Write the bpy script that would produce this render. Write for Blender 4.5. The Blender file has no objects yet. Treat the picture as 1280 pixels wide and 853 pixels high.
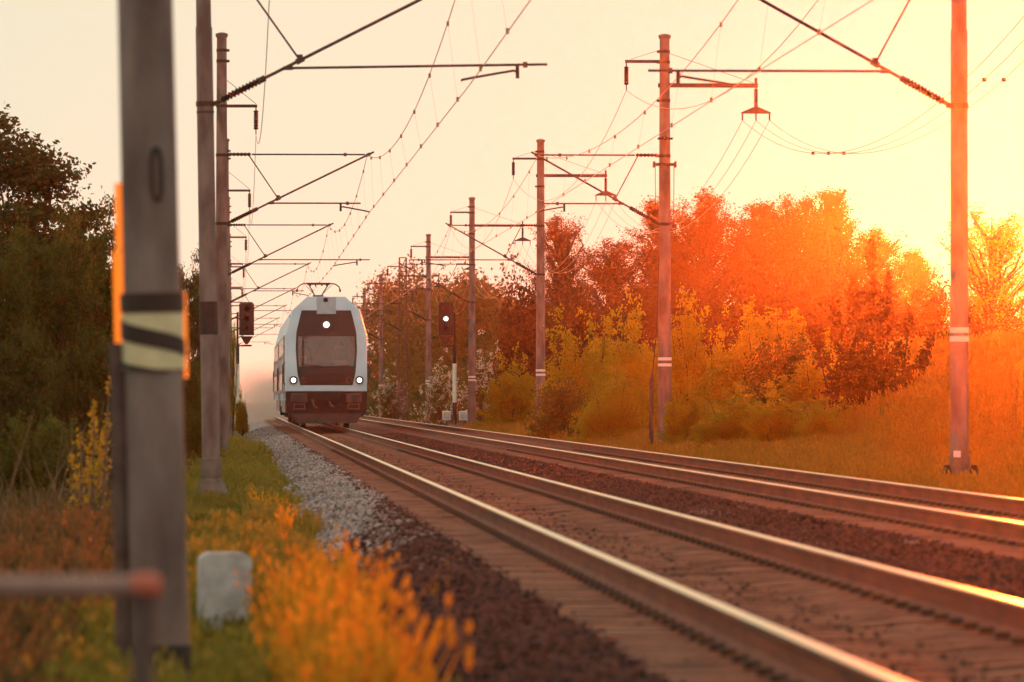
import bpy, math, random
import numpy as np
from mathutils import Vector

sc = bpy.context.scene
R = math.radians
# ------------------------------------------------------------------ camera
FPX = 7111.0                      # 200 mm on a 36 mm frame, in pixels of the photograph
VPX, VPY, CAMZ = 292.0, 499.0, 1.0
cam_d = bpy.data.cameras.new('camera')
cam = bpy.data.objects.new('camera', cam_d)
sc.collection.objects.link(cam)
sc.camera = cam
cam_d.lens = 200.0
cam_d.sensor_width = 36.0
cam_d.clip_end = 6000.0
cam_d.clip_start = 0.1
cam.location = (0, 0, CAMZ)
cam.rotation_euler = (R(90) + math.atan((VPY - 426.5) / FPX), 0, -math.atan((640 - VPX) / FPX))
cam_d.dof.use_dof = True
cam_d.dof.focus_distance = 165.0
cam_d.dof.aperture_fstop = 5.0

# ------------------------------------------------------------------ sky, sun, exposure
SUN_EL, SUN_AZ = 2.3, 8.2         # degrees; azimuth to the right of the track
w = bpy.data.worlds.new('World')
sc.world = w
w.use_nodes = True
nt = w.node_tree
nt.nodes.clear()
out = nt.nodes.new('ShaderNodeOutputWorld')
sky = nt.nodes.new('ShaderNodeTexSky')
sky.sky_type = 'NISHITA'
sky.sun_disc = False
sky.sun_elevation = R(SUN_EL)
sky.sun_rotation = R(SUN_AZ)
sky.air_density = 1.0
sky.dust_density = 2.0
sky.ozone_density = 1.0
bg = nt.nodes.new('ShaderNodeBackground')
bg.inputs[1].default_value = 0.05
nt.links.new(sky.outputs[0], bg.inputs[0])
veil = nt.nodes.new('ShaderNodeBackground')       # even veil of thin high cloud over the whole sky
veil.inputs[0].default_value = (0.90, 0.845, 0.635, 1)
veil.inputs[1].default_value = 0.97
add = nt.nodes.new('ShaderNodeMixShader')
add.inputs[0].default_value = 0.97                # share of the sky the veil covers
nt.links.new(bg.outputs[0], add.inputs[1])
nt.links.new(veil.outputs[0], add.inputs[2])
nt.links.new(add.outputs[0], out.inputs[0])

sun_d = bpy.data.lights.new('sun', 'SUN')
sun_d.energy = 5.0
sun_d.angle = R(0.55)
sun_d.color = (1.0, 0.10, 0.006)
sun = bpy.data.objects.new('sun', sun_d)
sc.collection.objects.link(sun)
sd = Vector((math.sin(R(SUN_AZ)) * math.cos(R(SUN_EL)), math.cos(R(SUN_AZ)) * math.cos(R(SUN_EL)), math.sin(R(SUN_EL))))
sun.rotation_euler = sd.to_track_quat('Z', 'Y').to_euler()
sun.location = sd * 60 + Vector((0, 0, 20))

vs = sc.view_settings
vs.view_transform = 'Standard'
vs.look = 'None'
vs.exposure = 0.0
vs.gamma = 1.0
vs.use_curve_mapping = False
cy = sc.cycles
cy.max_bounces = 8
cy.diffuse_bounces = 3
cy.glossy_bounces = 3
cy.transmission_bounces = 5
cy.transparent_max_bounces = 8
cy.volume_bounces = 0
cy.use_denoising = True

HAZE_DENSITY = 0.000072
HAZE_G = 0.965

# ------------------------------------------------------------------ helpers
rng = np.random.default_rng(7)
random.seed(7)
COL = sc.collection


def px(x, y, Y):
    """world point for a pixel of the photograph at depth Y"""
    return Vector(((x - VPX) * Y / FPX, Y, CAMZ + (VPY - y) * Y / FPX))


def hide_src(o):
    SRC.objects.link(o)


SRC = bpy.data.collections.new('scatter_sources')     # never linked to the scene


class MB:
    def __init__(s):
        s.v, s.f, s.m = [], [], []

    def add(s, vs_, fs, mi=0):
        o = len(s.v)
        s.v.extend([tuple(p) for p in vs_])
        s.f.extend([tuple(i + o for i in q) for q in fs])
        s.m.extend([mi] * len(fs))
        return s

    def box(s, c, d, mi=0, rot=None):
        hx, hy, hz = d[0] / 2, d[1] / 2, d[2] / 2
        vs_ = [Vector((x, y, z)) for x in (-hx, hx) for y in (-hy, hy) for z in (-hz, hz)]
        if rot is not None:
            vs_ = [rot @ p for p in vs_]
        vs_ = [p + Vector(c) for p in vs_]
        return s.add(vs_, [(0, 1, 3, 2), (4, 6, 7, 5), (0, 4, 5, 1), (2, 3, 7, 6), (0, 2, 6, 4), (1, 5, 7, 3)], mi)

    def bevbox(s, c, d, b, mi=0):
        """box with its vertical edges chamfered"""
        hx, hy, hz = d[0] / 2, d[1] / 2, d[2] / 2
        pts = [(-hx + b, -hy), (hx - b, -hy), (hx, -hy + b), (hx, hy - b), (hx - b, hy), (-hx + b, hy), (-hx, hy - b), (-hx, -hy + b)]
        lo = [(c[0] + p[0], c[1] + p[1], c[2] - hz) for p in pts]
        hi = [(c[0] + p[0], c[1] + p[1], c[2] + hz - b) for p in pts]
        k = max(0.2, 1 - b / max(hx, 1e-4))
        k2 = max(0.2, 1 - b / max(hy, 1e-4))
        tp = [(c[0] + p[0] * k, c[1] + p[1] * k2, c[2] + hz) for p in pts]
        n = 8
        fs = [tuple(reversed(range(n))), tuple(range(2 * n, 3 * n))]
        for r_ in range(2):
            fs += [(r_ * n + i, r_ * n + (i + 1) % n, (r_ + 1) * n + (i + 1) % n, (r_ + 1) * n + i) for i in range(n)]
        return s.add(lo + hi + tp, fs, mi)

    def tube(s, pts, rad, n=8, mi=0, cap=True):
        pts = [Vector(p) for p in pts]
        if not isinstance(rad, (list, tuple)):
            rad = [rad] * len(pts)
        o = len(s.v)
        prev = None
        for i, p in enumerate(pts):
            d = (pts[min(i + 1, len(pts) - 1)] - pts[max(i - 1, 0)])
            if d.length < 1e-9:
                d = Vector((0, 0, 1))
            d.normalize()
            up = Vector((0, 0, 1)) if abs(d.z) < 0.95 else Vector((0, 1, 0))
            if prev is None:
                a = d.cross(up).normalized()
            else:
                a = prev - d * prev.dot(d)
                a = a.normalized() if a.length > 1e-6 else d.cross(up).normalized()
            prev = a
            b = d.cross(a)
            for k in range(n):
                t = 2 * math.pi * (k + 0.5) / n
                s.v.append(tuple(p + (a * math.cos(t) + b * math.sin(t)) * rad[i]))
        for i in range(len(pts) - 1):
            for k in range(n):
                s.f.append((o + i * n + k, o + i * n + (k + 1) % n, o + (i + 1) * n + (k + 1) % n, o + (i + 1) * n + k))
                s.m.append(mi)
        if cap:
            s.f.append(tuple(o + k for k in reversed(range(n))))
            s.f.append(tuple(o + (len(pts) - 1) * n + k for k in range(n)))
            s.m += [mi, mi]
        return s

    def prism(s, poly, axis, a, b, mi=0):
        """polygon (list of 2-D) extruded from a to b along axis 'x' or 'y'"""
        n = len(poly)

        def P(p, t):
            return (t, p[0], p[1]) if axis == 'x' else (p[0], t, p[1]) if axis == 'y' else (p[0], p[1], t)
        vs_ = [P(p, a) for p in poly] + [P(p, b) for p in poly]
        fs = [tuple(range(n)), tuple(reversed(range(n, 2 * n)))]
        fs += [(i, n + i, n + (i + 1) % n, (i + 1) % n) for i in range(n)]
        return s.add(vs_, fs, mi)

    def build(s, name, mats, parent=None, smooth=False, loc=None, recalc=True):
        me = bpy.data.meshes.new(name)
        me.from_pydata(s.v, [], s.f)
        if not isinstance(mats, (list, tuple)):
            mats = [mats]
        for m_ in mats:
            me.materials.append(m_)
        if len(mats) > 1:
            me.polygons.foreach_set('material_index', s.m)
        if recalc:
            import bmesh
            bm = bmesh.new()
            bm.from_mesh(me)
            bmesh.ops.recalc_face_normals(bm, faces=bm.faces)
            bm.to_mesh(me)
            bm.free()
        if smooth:
            me.polygons.foreach_set('use_smooth', [True] * len(me.polygons))
            try:
                me.set_sharp_from_angle(angle=R(40))
            except Exception:
                pass
        me.update()
        o = bpy.data.objects.new(name, me)
        COL.objects.link(o)
        if parent is not None:
            o.parent = parent
        if loc is not None:
            o.location = loc
        return o


def tag(o, label=None, cat=None, group=None, kind=None):
    if label:
        o['label'] = label
    if cat:
        o['category'] = cat
    if group:
        o['group'] = group
    if kind:
        o['kind'] = kind
    return o


def thing(name, loc, label, cat, group=None, rz=0.0):
    o = bpy.data.objects.new(name, None)
    o.empty_display_size = 0.2
    COL.objects.link(o)
    o.location = loc
    o.rotation_euler = (0, 0, rz)
    return tag(o, label, cat, group)


def inst(src, parent, loc=(0, 0, 0), rot=(0, 0, 0), scale=(1, 1, 1), name=None):
    """another object on the same mesh"""
    o = bpy.data.objects.new(name or src.name.split('.')[0], src.data)
    COL.objects.link(o)
    o.parent = parent
    o.location = loc
    o.rotation_euler = rot
    o.scale = scale
    return o


# ------------------------------------------------------------------ materials
def new_mat(name):
    m = bpy.data.materials.new(name)
    m.use_nodes = True
    n = m.node_tree
    n.nodes.clear()
    o = n.nodes.new('ShaderNodeOutputMaterial')
    return m, n, o


def plain(name, col, rough=0.7, metal=0.0, var=0.12, scale=6.0, bump=0.0, bscale=40.0, col2=None, spec=0.4, stretch=(1, 1, 1), lo=0.35, hi=0.65):
    """principled surface whose colour wanders between two tones"""
    m, n, o = new_mat(name)
    b = n.nodes.new('ShaderNodeBsdfPrincipled')
    b.inputs['Roughness'].default_value = rough
    b.inputs['Metallic'].default_value = metal
    b.inputs['Specular IOR Level'].default_value = spec
    n.links.new(b.outputs[0], o.inputs[0])
    geo = n.nodes.new('ShaderNodeNewGeometry')
    mp = n.nodes.new('ShaderNodeMapping')
    mp.inputs['Scale'].default_value = stretch
    n.links.new(geo.outputs['Position'], mp.inputs[0])
    nz = n.nodes.new('ShaderNodeTexNoise')
    nz.inputs['Scale'].default_value = scale
    nz.inputs['Detail'].default_value = 5
    n.links.new(mp.outputs[0], nz.inputs['Vector'])
    rp = n.nodes.new('ShaderNodeValToRGB')
    rp.color_ramp.elements[0].position = lo
    rp.color_ramp.elements[1].position = hi
    c2 = col2 if col2 else tuple(min(1, c * (1 + var)) for c in col)
    c1 = col if col2 else tuple(c * (1 - var) for c in col)
    rp.color_ramp.elements[0].color = (*c1, 1)
    rp.color_ramp.elements[1].color = (*c2, 1)
    n.links.new(nz.outputs['Fac'], rp.inputs[0])
    n.links.new(rp.outputs[0], b.inputs['Base Color'])
    if bump > 0:
        nb = n.nodes.new('ShaderNodeTexNoise')
        nb.inputs['Scale'].default_value = bscale
        nb.inputs['Detail'].default_value = 4
        n.links.new(mp.outputs[0], nb.inputs['Vector'])
        bp = n.nodes.new('ShaderNodeBump')
        bp.inputs['Strength'].default_value = bump
        bp.inputs['Distance'].default_value = 0.03
        n.links.new(nb.outputs['Fac'], bp.inputs['Height'])
        n.links.new(bp.outputs[0], b.inputs['Normal'])
    return m


def emitter(name, col, strength):
    m, n, o = new_mat(name)
    e = n.nodes.new('ShaderNodeEmission')
    e.inputs[0].default_value = (*col, 1)
    e.inputs[1].default_value = strength
    n.links.new(e.outputs[0], o.inputs[0])
    return m


def leafy(name, c1, c2, trans=0.5, rough=0.6, tcol=None, per_object=0.25):
    """leaf: diffuse front, light shining through; tone varies by leaf, by clump and by plant"""
    m, n, o = new_mat(name)
    geo = n.nodes.new('ShaderNodeNewGeometry')
    oi = n.nodes.new('ShaderNodeObjectInfo')
    nz = n.nodes.new('ShaderNodeTexNoise')
    nz.inputs['Scale'].default_value = 0.9
    nz.inputs['Detail'].default_value = 3
    n.links.new(geo.outputs['Position'], nz.inputs['Vector'])
    a = n.nodes.new('ShaderNodeMath')
    a.operation = 'MULTIPLY_ADD'
    a.inputs[1].default_value = 0.45
    n.links.new(geo.outputs['Random Per Island'], a.inputs[0])
    b2 = n.nodes.new('ShaderNodeMath')
    b2.operation = 'MULTIPLY_ADD'
    b2.inputs[1].default_value = per_object
    n.links.new(oi.outputs['Random'], b2.inputs[0])
    n.links.new(b2.outputs[0], a.inputs[2])
    b3 = n.nodes.new('ShaderNodeMath')
    b3.operation = 'MULTIPLY_ADD'
    b3.inputs[1].default_value = 0.9
    b3.inputs[2].default_value = -0.25
    n.links.new(nz.outputs['Fac'], b3.inputs[0])
    n.links.new(b3.outputs[0], b2.inputs[2])
    mx = n.nodes.new('ShaderNodeMixRGB')
    mx.use_clamp = True
    mx.inputs[1].default_value = (*c1, 1)
    mx.inputs[2].default_value = (*c2, 1)
    n.links.new(a.outputs[0], mx.inputs[0])
    d = n.nodes.new('ShaderNodeBsdfPrincipled')
    d.inputs['Roughness'].default_value = rough
    d.inputs['Specular IOR Level'].default_value = 0.25
    n.links.new(mx.outputs[0], d.inputs['Base Color'])
    t = n.nodes.new('ShaderNodeBsdfTranslucent')
    if tcol:
        mt = n.nodes.new('ShaderNodeMixRGB')
        mt.blend_type = 'MULTIPLY'
        mt.inputs[0].default_value = 1.0
        mt.inputs[2].default_value = (*tcol, 1)
        n.links.new(mx.outputs[0], mt.inputs[1])
        n.links.new(mt.outputs[0], t.inputs[0])
    else:
        n.links.new(mx.outputs[0], t.inputs[0])
    ms = n.nodes.new('ShaderNodeMixShader')
    ms.inputs[0].default_value = trans
    n.links.new(d.outputs[0], ms.inputs[1])
    n.links.new(t.outputs[0], ms.inputs[2])
    n.links.new(ms.outputs[0], o.inputs[0])
    return m


def ballast_mat(name, fine):
    """crushed stone: rusty brown, reddened for lens flare, along the tracks, with a run of freshly tipped pale stone on the left shoulder"""
    m, n, o = new_mat(name)
    b = n.nodes.new('ShaderNodeBsdfPrincipled')
    b.inputs['Roughness'].default_value = 0.85
    b.inputs['Specular IOR Level'].default_value = 0.25
    n.links.new(b.outputs[0], o.inputs[0])
    geo = n.nodes.new('ShaderNodeNewGeometry')
    sep = n.nodes.new('ShaderNodeSeparateXYZ')
    n.links.new(geo.outputs['Position'], sep.inputs[0])
    nz = n.nodes.new('ShaderNodeTexNoise')
    nz.inputs['Scale'].default_value = 0.8
    nz.inputs['Detail'].default_value = 6
    mp = n.nodes.new('ShaderNodeMapping')
    mp.inputs['Scale'].default_value = (1.6, 0.25, 1)
    n.links.new(geo.outputs['Position'], mp.inputs[0])
    n.links.new(mp.outputs[0], nz.inputs['Vector'])
    # along: pale from about 58 m on ; across: only left of x = 1.75
    ma = n.nodes.new('ShaderNodeMapRange')
    ma.inputs[1].default_value = 40
    ma.inputs[2].default_value = 74
    n.links.new(sep.outputs[1], ma.inputs[0])
    mc = n.nodes.new('ShaderNodeMapRange')
    mc.inputs[1].default_value = 2.0
    mc.inputs[2].default_value = 1.3
    n.links.new(sep.outputs[0], mc.inputs[0])
    mul = n.nodes.new('ShaderNodeMath')
    mul.operation = 'MULTIPLY'
    n.links.new(ma.outputs[0], mul.inputs[0])
    n.links.new(mc.outputs[0], mul.inputs[1])
    ad = n.nodes.new('ShaderNodeMath')
    ad.operation = 'ADD'
    n.links.new(mul.outputs[0], ad.inputs[0])
    n.links.new(nz.outputs['Fac'], ad.inputs[1])
    st = n.nodes.new('ShaderNodeMapRange')
    st.inputs[1].default_value = 1.00
    st.inputs[2].default_value = 1.22
    n.links.new(ad.outputs[0], st.inputs[0])
    if fine:
        rnd = n.nodes.new('ShaderNodeObjectInfo').outputs['Random']
        n2 = None
    else:
        n2 = n.nodes.new('ShaderNodeTexVoronoi')
        n2.inputs['Scale'].default_value = 19
        n.links.new(geo.outputs['Position'], n2.inputs['Vector'])
        sp = n.nodes.new('ShaderNodeSeparateColor')
        n.links.new(n2.outputs['Color'], sp.inputs[0])
        rnd = sp.outputs[0]
    jit = n.nodes.new('ShaderNodeMath')             # single stones stray across the border
    jit.operation = 'MULTIPLY_ADD'
    jit.inputs[1].default_value = 0.42
    n.links.new(rnd, jit.inputs[0])
    n.links.new(ad.outputs[0], jit.inputs[2])
    n.links.new(jit.outputs[0], st.inputs[0])
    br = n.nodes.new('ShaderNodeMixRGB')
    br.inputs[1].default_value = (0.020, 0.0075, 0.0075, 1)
    br.inputs[2].default_value = (0.115, 0.044, 0.040, 1)  # rusty brown with the red of the lens flare mixed in
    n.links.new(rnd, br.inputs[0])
    gr = n.nodes.new('ShaderNodeMixRGB')
    gr.inputs[1].default_value = (0.085, 0.075, 0.08, 1)
    gr.inputs[2].default_value = (0.40, 0.375, 0.395, 1)
    n.links.new(rnd, gr.inputs[0])
    mx = n.nodes.new('ShaderNodeMixRGB')
    n.links.new(st.outputs[0], mx.inputs[0])
    n.links.new(br.outputs[0], mx.inputs[1])
    n.links.new(gr.outputs[0], mx.inputs[2])
    n.links.new(mx.outputs[0], b.inputs['Base Color'])
    if not fine:
        bp = n.nodes.new('ShaderNodeBump')
        bp.inputs['Strength'].default_value = 0.9
        bp.inputs['Distance'].default_value = 0.04
        n.links.new(n2.outputs['Distance'], bp.inputs['Height'])
        bp.invert = True
        n.links.new(bp.outputs[0], b.inputs['Normal'])
    return m


M = {}
M['concrete'] = plain('mast_concrete', (0.11, 0.076, 0.076), 0.85, col2=(0.235, 0.18, 0.178), scale=4.0, stretch=(1, 1, 0.35), bump=0.25, bscale=30)
M['concrete_dark'] = plain('footing_concrete', (0.12, 0.09, 0.085), 0.9, col2=(0.2, 0.16, 0.15), scale=5, bump=0.4, bscale=25)
M['marker'] = plain('marker_whitewash', (0.36, 0.35, 0.38), 0.8, col2=(0.52, 0.51, 0.54), scale=9, bump=0.3, bscale=30)
M['white_paint'] = plain('white_band_paint', (0.75, 0.72, 0.68), 0.6, var=0.08)
M['black_paint'] = plain('black_band_paint', (0.022, 0.016, 0.018), 0.6, var=0.2)
M['yellow_plate'] = plain('yellow_plate', (0.55, 0.47, 0.30), 0.6, col2=(0.68, 0.60, 0.40), scale=14)
M['steel'] = plain('dark_fitting_steel', (0.030, 0.018, 0.016), 0.55, metal=0.2, col2=(0.07, 0.038, 0.03), scale=20)
M['galv'] = plain('galvanised_tube', (0.055, 0.036, 0.032), 0.5, metal=0.4, col2=(0.10, 0.07, 0.06), scale=15)
M['insulator'] = plain('insulator_glaze', (0.035, 0.014, 0.010), 0.25, var=0.2)
M['copper'] = plain('copper_wire', (0.42, 0.22, 0.07), 0.45, metal=0.8, var=0.2, scale=3)
M['conduit'] = plain('conduit_pipe', (0.055, 0.030, 0.030), 0.6, col2=(0.11, 0.07, 0.065), scale=9)
M['railing'] = plain('railing_paint', (0.20, 0.12, 0.115), 0.55, col2=(0.28, 0.17, 0.16), scale=9)
M['railing_cap'] = plain('railing_cap_red', (0.40, 0.09, 0.06), 0.5)
M['rail_rust'] = plain('rail_rust', (0.105, 0.030, 0.016), 0.75, col2=(0.175, 0.056, 0.030), scale=8, stretch=(1, 0.15, 1), bump=0.15, bscale=60)  # real rust, its red pushed further to carry the flare's wash
M['rail_top'] = plain('rail_running_face', (0.74, 0.56, 0.34), 0.33, metal=1.0, col2=(0.84, 0.66, 0.42), scale=3, stretch=(8, 0.2, 1))  # gold of the reflected sky put into the steel's base colour
M['sleeper'] = plain('sleeper_concrete', (0.15, 0.060, 0.042), 0.85, col2=(0.30, 0.135, 0.092), scale=3.5, bump=0.3, bscale=40)  # concrete tinted red in place of the lens flare's wash
M['clip'] = plain('rail_clip', (0.07, 0.035, 0.026), 0.7)
M['bark'] = plain('bark', (0.055, 0.036, 0.026), 0.9, col2=(0.10, 0.07, 0.05), scale=8, stretch=(1, 1, 0.3), bump=0.4, bscale=20)
M['twig'] = plain('dry_twig', (0.14, 0.085, 0.06), 0.85, col2=(0.24, 0.15, 0.10), scale=8)
M['leaf_dark'] = leafy('leaf_dark', (0.036, 0.044, 0.008), (0.115, 0.105, 0.020), 0.42)
M['leaf_olive'] = leafy('leaf_olive', (0.045, 0.058, 0.010), (0.165, 0.155, 0.025), 0.5)
M['leaf_yellow'] = leafy('leaf_yellow_green', (0.16, 0.155, 0.010), (0.44, 0.37, 0.022), 0.62)  # yellow-green leaf, colour brightened in place of sunlight the bushes lack
M['leaf_rust'] = leafy('leaf_russet', (0.070, 0.026, 0.010), (0.155, 0.062, 0.018), 0.45)
M['leaf_gold'] = leafy('leaf_gold', (0.38, 0.26, 0.02), (0.55, 0.40, 0.04), 0.6)
M['leaf_far'] = leafy('leaf_far_wood', (0.070, 0.062, 0.016), (0.165, 0.135, 0.032), 0.45)
M['blossom'] = leafy('blossom_white', (0.50, 0.47, 0.40), (0.75, 0.72, 0.64), 0.4)
M['grass'] = leafy('verge_grass', (0.075, 0.10, 0.012), (0.26, 0.23, 0.04), 0.5)
M['grass_mix'] = leafy('verge_grass_ripe', (0.13, 0.13, 0.02), (0.34, 0.27, 0.05), 0.5)
M['grass_gold'] = leafy('tall_grass_gold', (0.36, 0.15, 0.015), (0.85, 0.42, 0.035), 0.68)  # orange of low backlight put into the blade colour; the clump is shaded
M['grass_dry'] = leafy('dry_grass', (0.085, 0.055, 0.02), (0.19, 0.12, 0.045), 0.4)
M['grass_bank'] = leafy('bank_grass', (0.26, 0.13, 0.018), (0.52, 0.27, 0.04), 0.62)
M['earth'] = plain('earth_and_thatch', (0.060, 0.042, 0.018), 0.95, col2=(0.115, 0.085, 0.032), scale=1.3, bump=0.5, bscale=9)
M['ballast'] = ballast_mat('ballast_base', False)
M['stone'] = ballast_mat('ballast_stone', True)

# ------------------------------------------------------------------ ground and trackbed
T1, T2 = 3.12, 7.12                       # track centre lines
GL = -0.44                                # verge level on the left


def smooth(a, b, x):
    t = min(1, max(0, (x - a) / (b - a)))
    return t * t * (3 - 2 * t)


def ground_z(X, Y):
    n = 0.05 * math.sin(0.9 * X + 0.31 * Y) * math.sin(0.23 * Y + 1.3 * X) + 0.03 * math.sin(2.1 * X - 0.7 * Y)
    if X < 0.7:
        z = GL - 0.08 * smooth(0.0, 0.8, X) - 0.25 * smooth(-1.0, -4.0, X)
        k = smooth(0.5, -0.4, X)
        return z + n * k
    if X < 9.6:
        return -0.60
    k = smooth(9.6, 10.3, X)
    z = -0.60 + 0.2 * k
    hb = 2.3 * smooth(30, 75, Y) * (1 - smooth(330, 420, Y))
    z += hb * smooth(10.7, 16.4, X)
    return z + n * smooth(10.4, 12, X) * 1.5


xs = sorted(set([-900, -400, -150, -70, -40, -25] + [round(-18 + 0.5 * i, 3) for i in range(34)] + [round(-1 + 0.2 * i, 3) for i in range(10)]
                + [2, 4, 6, 8, 9.2] + [round(9.6 + 0.25 * i, 3) for i in range(36)] + [19, 21, 24, 28, 34, 42, 60, 90, 150, 400, 900]))
ys = [-300, -80, -20, 0] + [4 + 1.5 * i for i in range(130)] + [202 + 5 * i for i in range(50)] + [460, 520, 600, 800, 1100, 1600, 2400]
mb = MB()
gv = [(x, y, ground_z(x, y)) for y in ys for x in xs]
nx = len(xs)
gf = [(j * nx + i, j * nx + i + 1, (j + 1) * nx + i + 1, (j + 1) * nx + i) for j in range(len(ys) - 1) for i in range(nx - 1)]
mb.add(gv, gf)
tag(mb.build('ground', M['earth'], smooth=True), kind='structure')

bprof = [(0.42, -0.66), (0.62, -0.52), (1.0, -0.40), (1.62, -0.235), (1.85, -0.215), (3.12, -0.225), (4.40, -0.215), (5.12, -0.265), (5.82, -0.215), (7.12, -0.225), (8.42, -0.215), (8.66, -0.24), (9.5, -0.52), (9.8, -0.66)]


def bal_z(X, Y):
    for (x0, z0), (x1, z1) in zip(bprof, bprof[1:]):
        if x0 <= X <= x1:
            z = z0 + (z1 - z0) * (X - x0) / (x1 - x0)
            break
    else:
        return -0.66
    if X < 1.75:
        z += (0.035 * math.sin(0.43 * Y + 2 * X) + 0.03 * math.sin(1.3 * Y + X)) * smooth(1.8, 1.3, X)
    if 4.6 < X < 5.7:
        z += 0.03 * math.sin(0.6 * Y) * math.sin(3.1 * X)
    return z


bx = sorted(set([p[0] for p in bprof] + [0.8, 1.2, 1.4, 4.7, 4.9, 5.3, 5.55, 9.0]))
by = [0 + 1.2 * i for i in range(170)] + [204 + 8 * i for i in range(40)] + [560, 700, 900, 1300]
mb = MB()
n2 = len(bx)
mb.add([(x, y, bal_z(x, y)) for y in by for x in bx], [(j * n2 + i, j * n2 + i + 1, (j + 1) * n2 + i + 1, (j + 1) * n2 + i) for j in range(len(by) - 1) for i in range(n2 - 1)])
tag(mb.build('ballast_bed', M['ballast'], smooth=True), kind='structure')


# scatter: point mesh + geometry nodes
def scatter(name, pts, rots, scl, idx, sources, label, cat):
    me = bpy.data.meshes.new(name)
    me.vertices.add(len(pts))
    me.vertices.foreach_set('co', np.asarray(pts, np.float32).ravel())
    a = me.attributes.new('rot', 'FLOAT_VECTOR', 'POINT')
    a.data.foreach_set('vector', np.asarray(rots, np.float32).ravel())
    scl = np.asarray(scl, np.float32)
    if scl.ndim == 1:
        scl = np.repeat(scl[:, None], 3, 1)
    a = me.attributes.new('scl', 'FLOAT_VECTOR', 'POINT')
    a.data.foreach_set('vector', scl.ravel())
    a = me.attributes.new('idx', 'INT', 'POINT')
    a.data.foreach_set('value', np.asarray(idx, np.int32))
    o = bpy.data.objects.new(name, me)
    COL.objects.link(o)
    c = bpy.data.collections.new(name + '_sources')
    for i, s_ in enumerate(sources):
        s_.name = '%s_%02d' % (name + '_src', i)
        for uc in list(s_.users_collection):
            uc.objects.unlink(s_)
        c.objects.link(s_)
    g = bpy.data.node_groups.new(name, 'GeometryNodeTree')
    g.interface.new_socket('Geometry', in_out='INPUT', socket_type='NodeSocketGeometry')
    g.interface.new_socket('Geometry', in_out='OUTPUT', socket_type='NodeSocketGeometry')
    gi, go = g.nodes.new('NodeGroupInput'), g.nodes.new('NodeGroupOutput')
    iop = g.nodes.new('GeometryNodeInstanceOnPoints')
    ci = g.nodes.new('GeometryNodeCollectionInfo')
    ci.inputs[0].default_value = c
    ci.inputs['Separate Children'].default_value = True
    ci.inputs['Reset Children'].default_value = True
    iop.inputs['Pick Instance'].default_value = True

    def attr(nm, ty):
        q = g.nodes.new('GeometryNodeInputNamedAttribute')
        q.data_type = ty
        q.inputs[0].default_value = nm
        return [s_ for s_ in q.outputs if s_.enabled and s_.name == 'Attribute'][0]
    e2r = g.nodes.new('FunctionNodeEulerToRotation')
    g.links.new(attr('rot', 'FLOAT_VECTOR'), e2r.inputs[0])
    g.links.new(e2r.outputs[0], iop.inputs['Rotation'])
    g.links.new(attr('scl', 'FLOAT_VECTOR'), iop.inputs['Scale'])
    g.links.new(attr('idx', 'INT'), iop.inputs['Instance Index'])
    g.links.new(gi.outputs[0], iop.inputs['Points'])
    g.links.new(ci.outputs[0], iop.inputs['Instance'])
    g.links.new(iop.outputs[0], go.inputs[0])
    md = o.modifiers.new('scatter', 'NODES')
    md.node_group = g
    return tag(o, label, cat, kind='stuff')


def stone_mesh(i):
    import bmesh
    bm = bmesh.new()
    bmesh.ops.create_icosphere(bm, subdivisions=1, radius=0.5)
    r_ = np.random.default_rng(100 + i)
    for v in bm.verts:
        v.co *= 0.75 + 0.5 * r_.random()
        v.co.z *= 0.7
        v.co.x *= 1.0 + 0.25 * r_.random()
    me = bpy.data.meshes.new('stone')
    bm.to_mesh(me)
    bm.free()
    me.materials.append(M['stone'])
    o = bpy.data.objects.new('stone', me)
    return o


def sample(xa, xb, ya, yb, dens):
    """points with density dens(Y) per square metre"""
    P = []
    y = ya
    while y < yb:
        st = min(4.0, yb - y)
        k = rng.poisson((xb - xa) * st * dens(y))
        q = np.empty((k, 2))
        q[:, 0] = rng.uniform(xa, xb, k)
        q[:, 1] = rng.uniform(y, y + st, k)
        P.append(q)
        y += st
    return np.concatenate(P)


sp = np.concatenate([
    sample(0.5, 1.86, 17, 260, lambda y: 330 if y < 130 else 170),
    sample(4.38, 5.86, 24, 200, lambda y: 210 if y < 90 else 110),
    sample(1.86, 4.38, 20, 180, lambda y: 55 if y < 60 else 45),
    sample(5.86, 8.4, 45, 160, lambda y: 40),
])
sz = np.array([bal_z(x, y) for x, y in sp])
ssc = 0.034 + 0.034 * rng.random(len(sp)) ** 1.6
intrack = ((sp[:, 0] > 1.86) & (sp[:, 0] < 4.38)) | (sp[:, 0] > 5.86)
ssc[intrack] *= 0.75
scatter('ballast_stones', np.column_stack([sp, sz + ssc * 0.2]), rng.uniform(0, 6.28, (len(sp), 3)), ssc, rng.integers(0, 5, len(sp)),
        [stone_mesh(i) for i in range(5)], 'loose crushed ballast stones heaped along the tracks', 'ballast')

# ------------------------------------------------------------------ tracks
prof_r = [(0.036, -0.004), (0.030, 0.0)]
HEAD = 0.036
half = [(0.028, 0.0), (0.036, -0.008), (0.034, -0.038), (0.010, -0.052), (0.0085, -0.135), (0.030, -0.152), (0.070, -0.163), (0.070, -0.172)]
rprof = half + [(-x, z) for x, z in reversed(half)]


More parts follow.
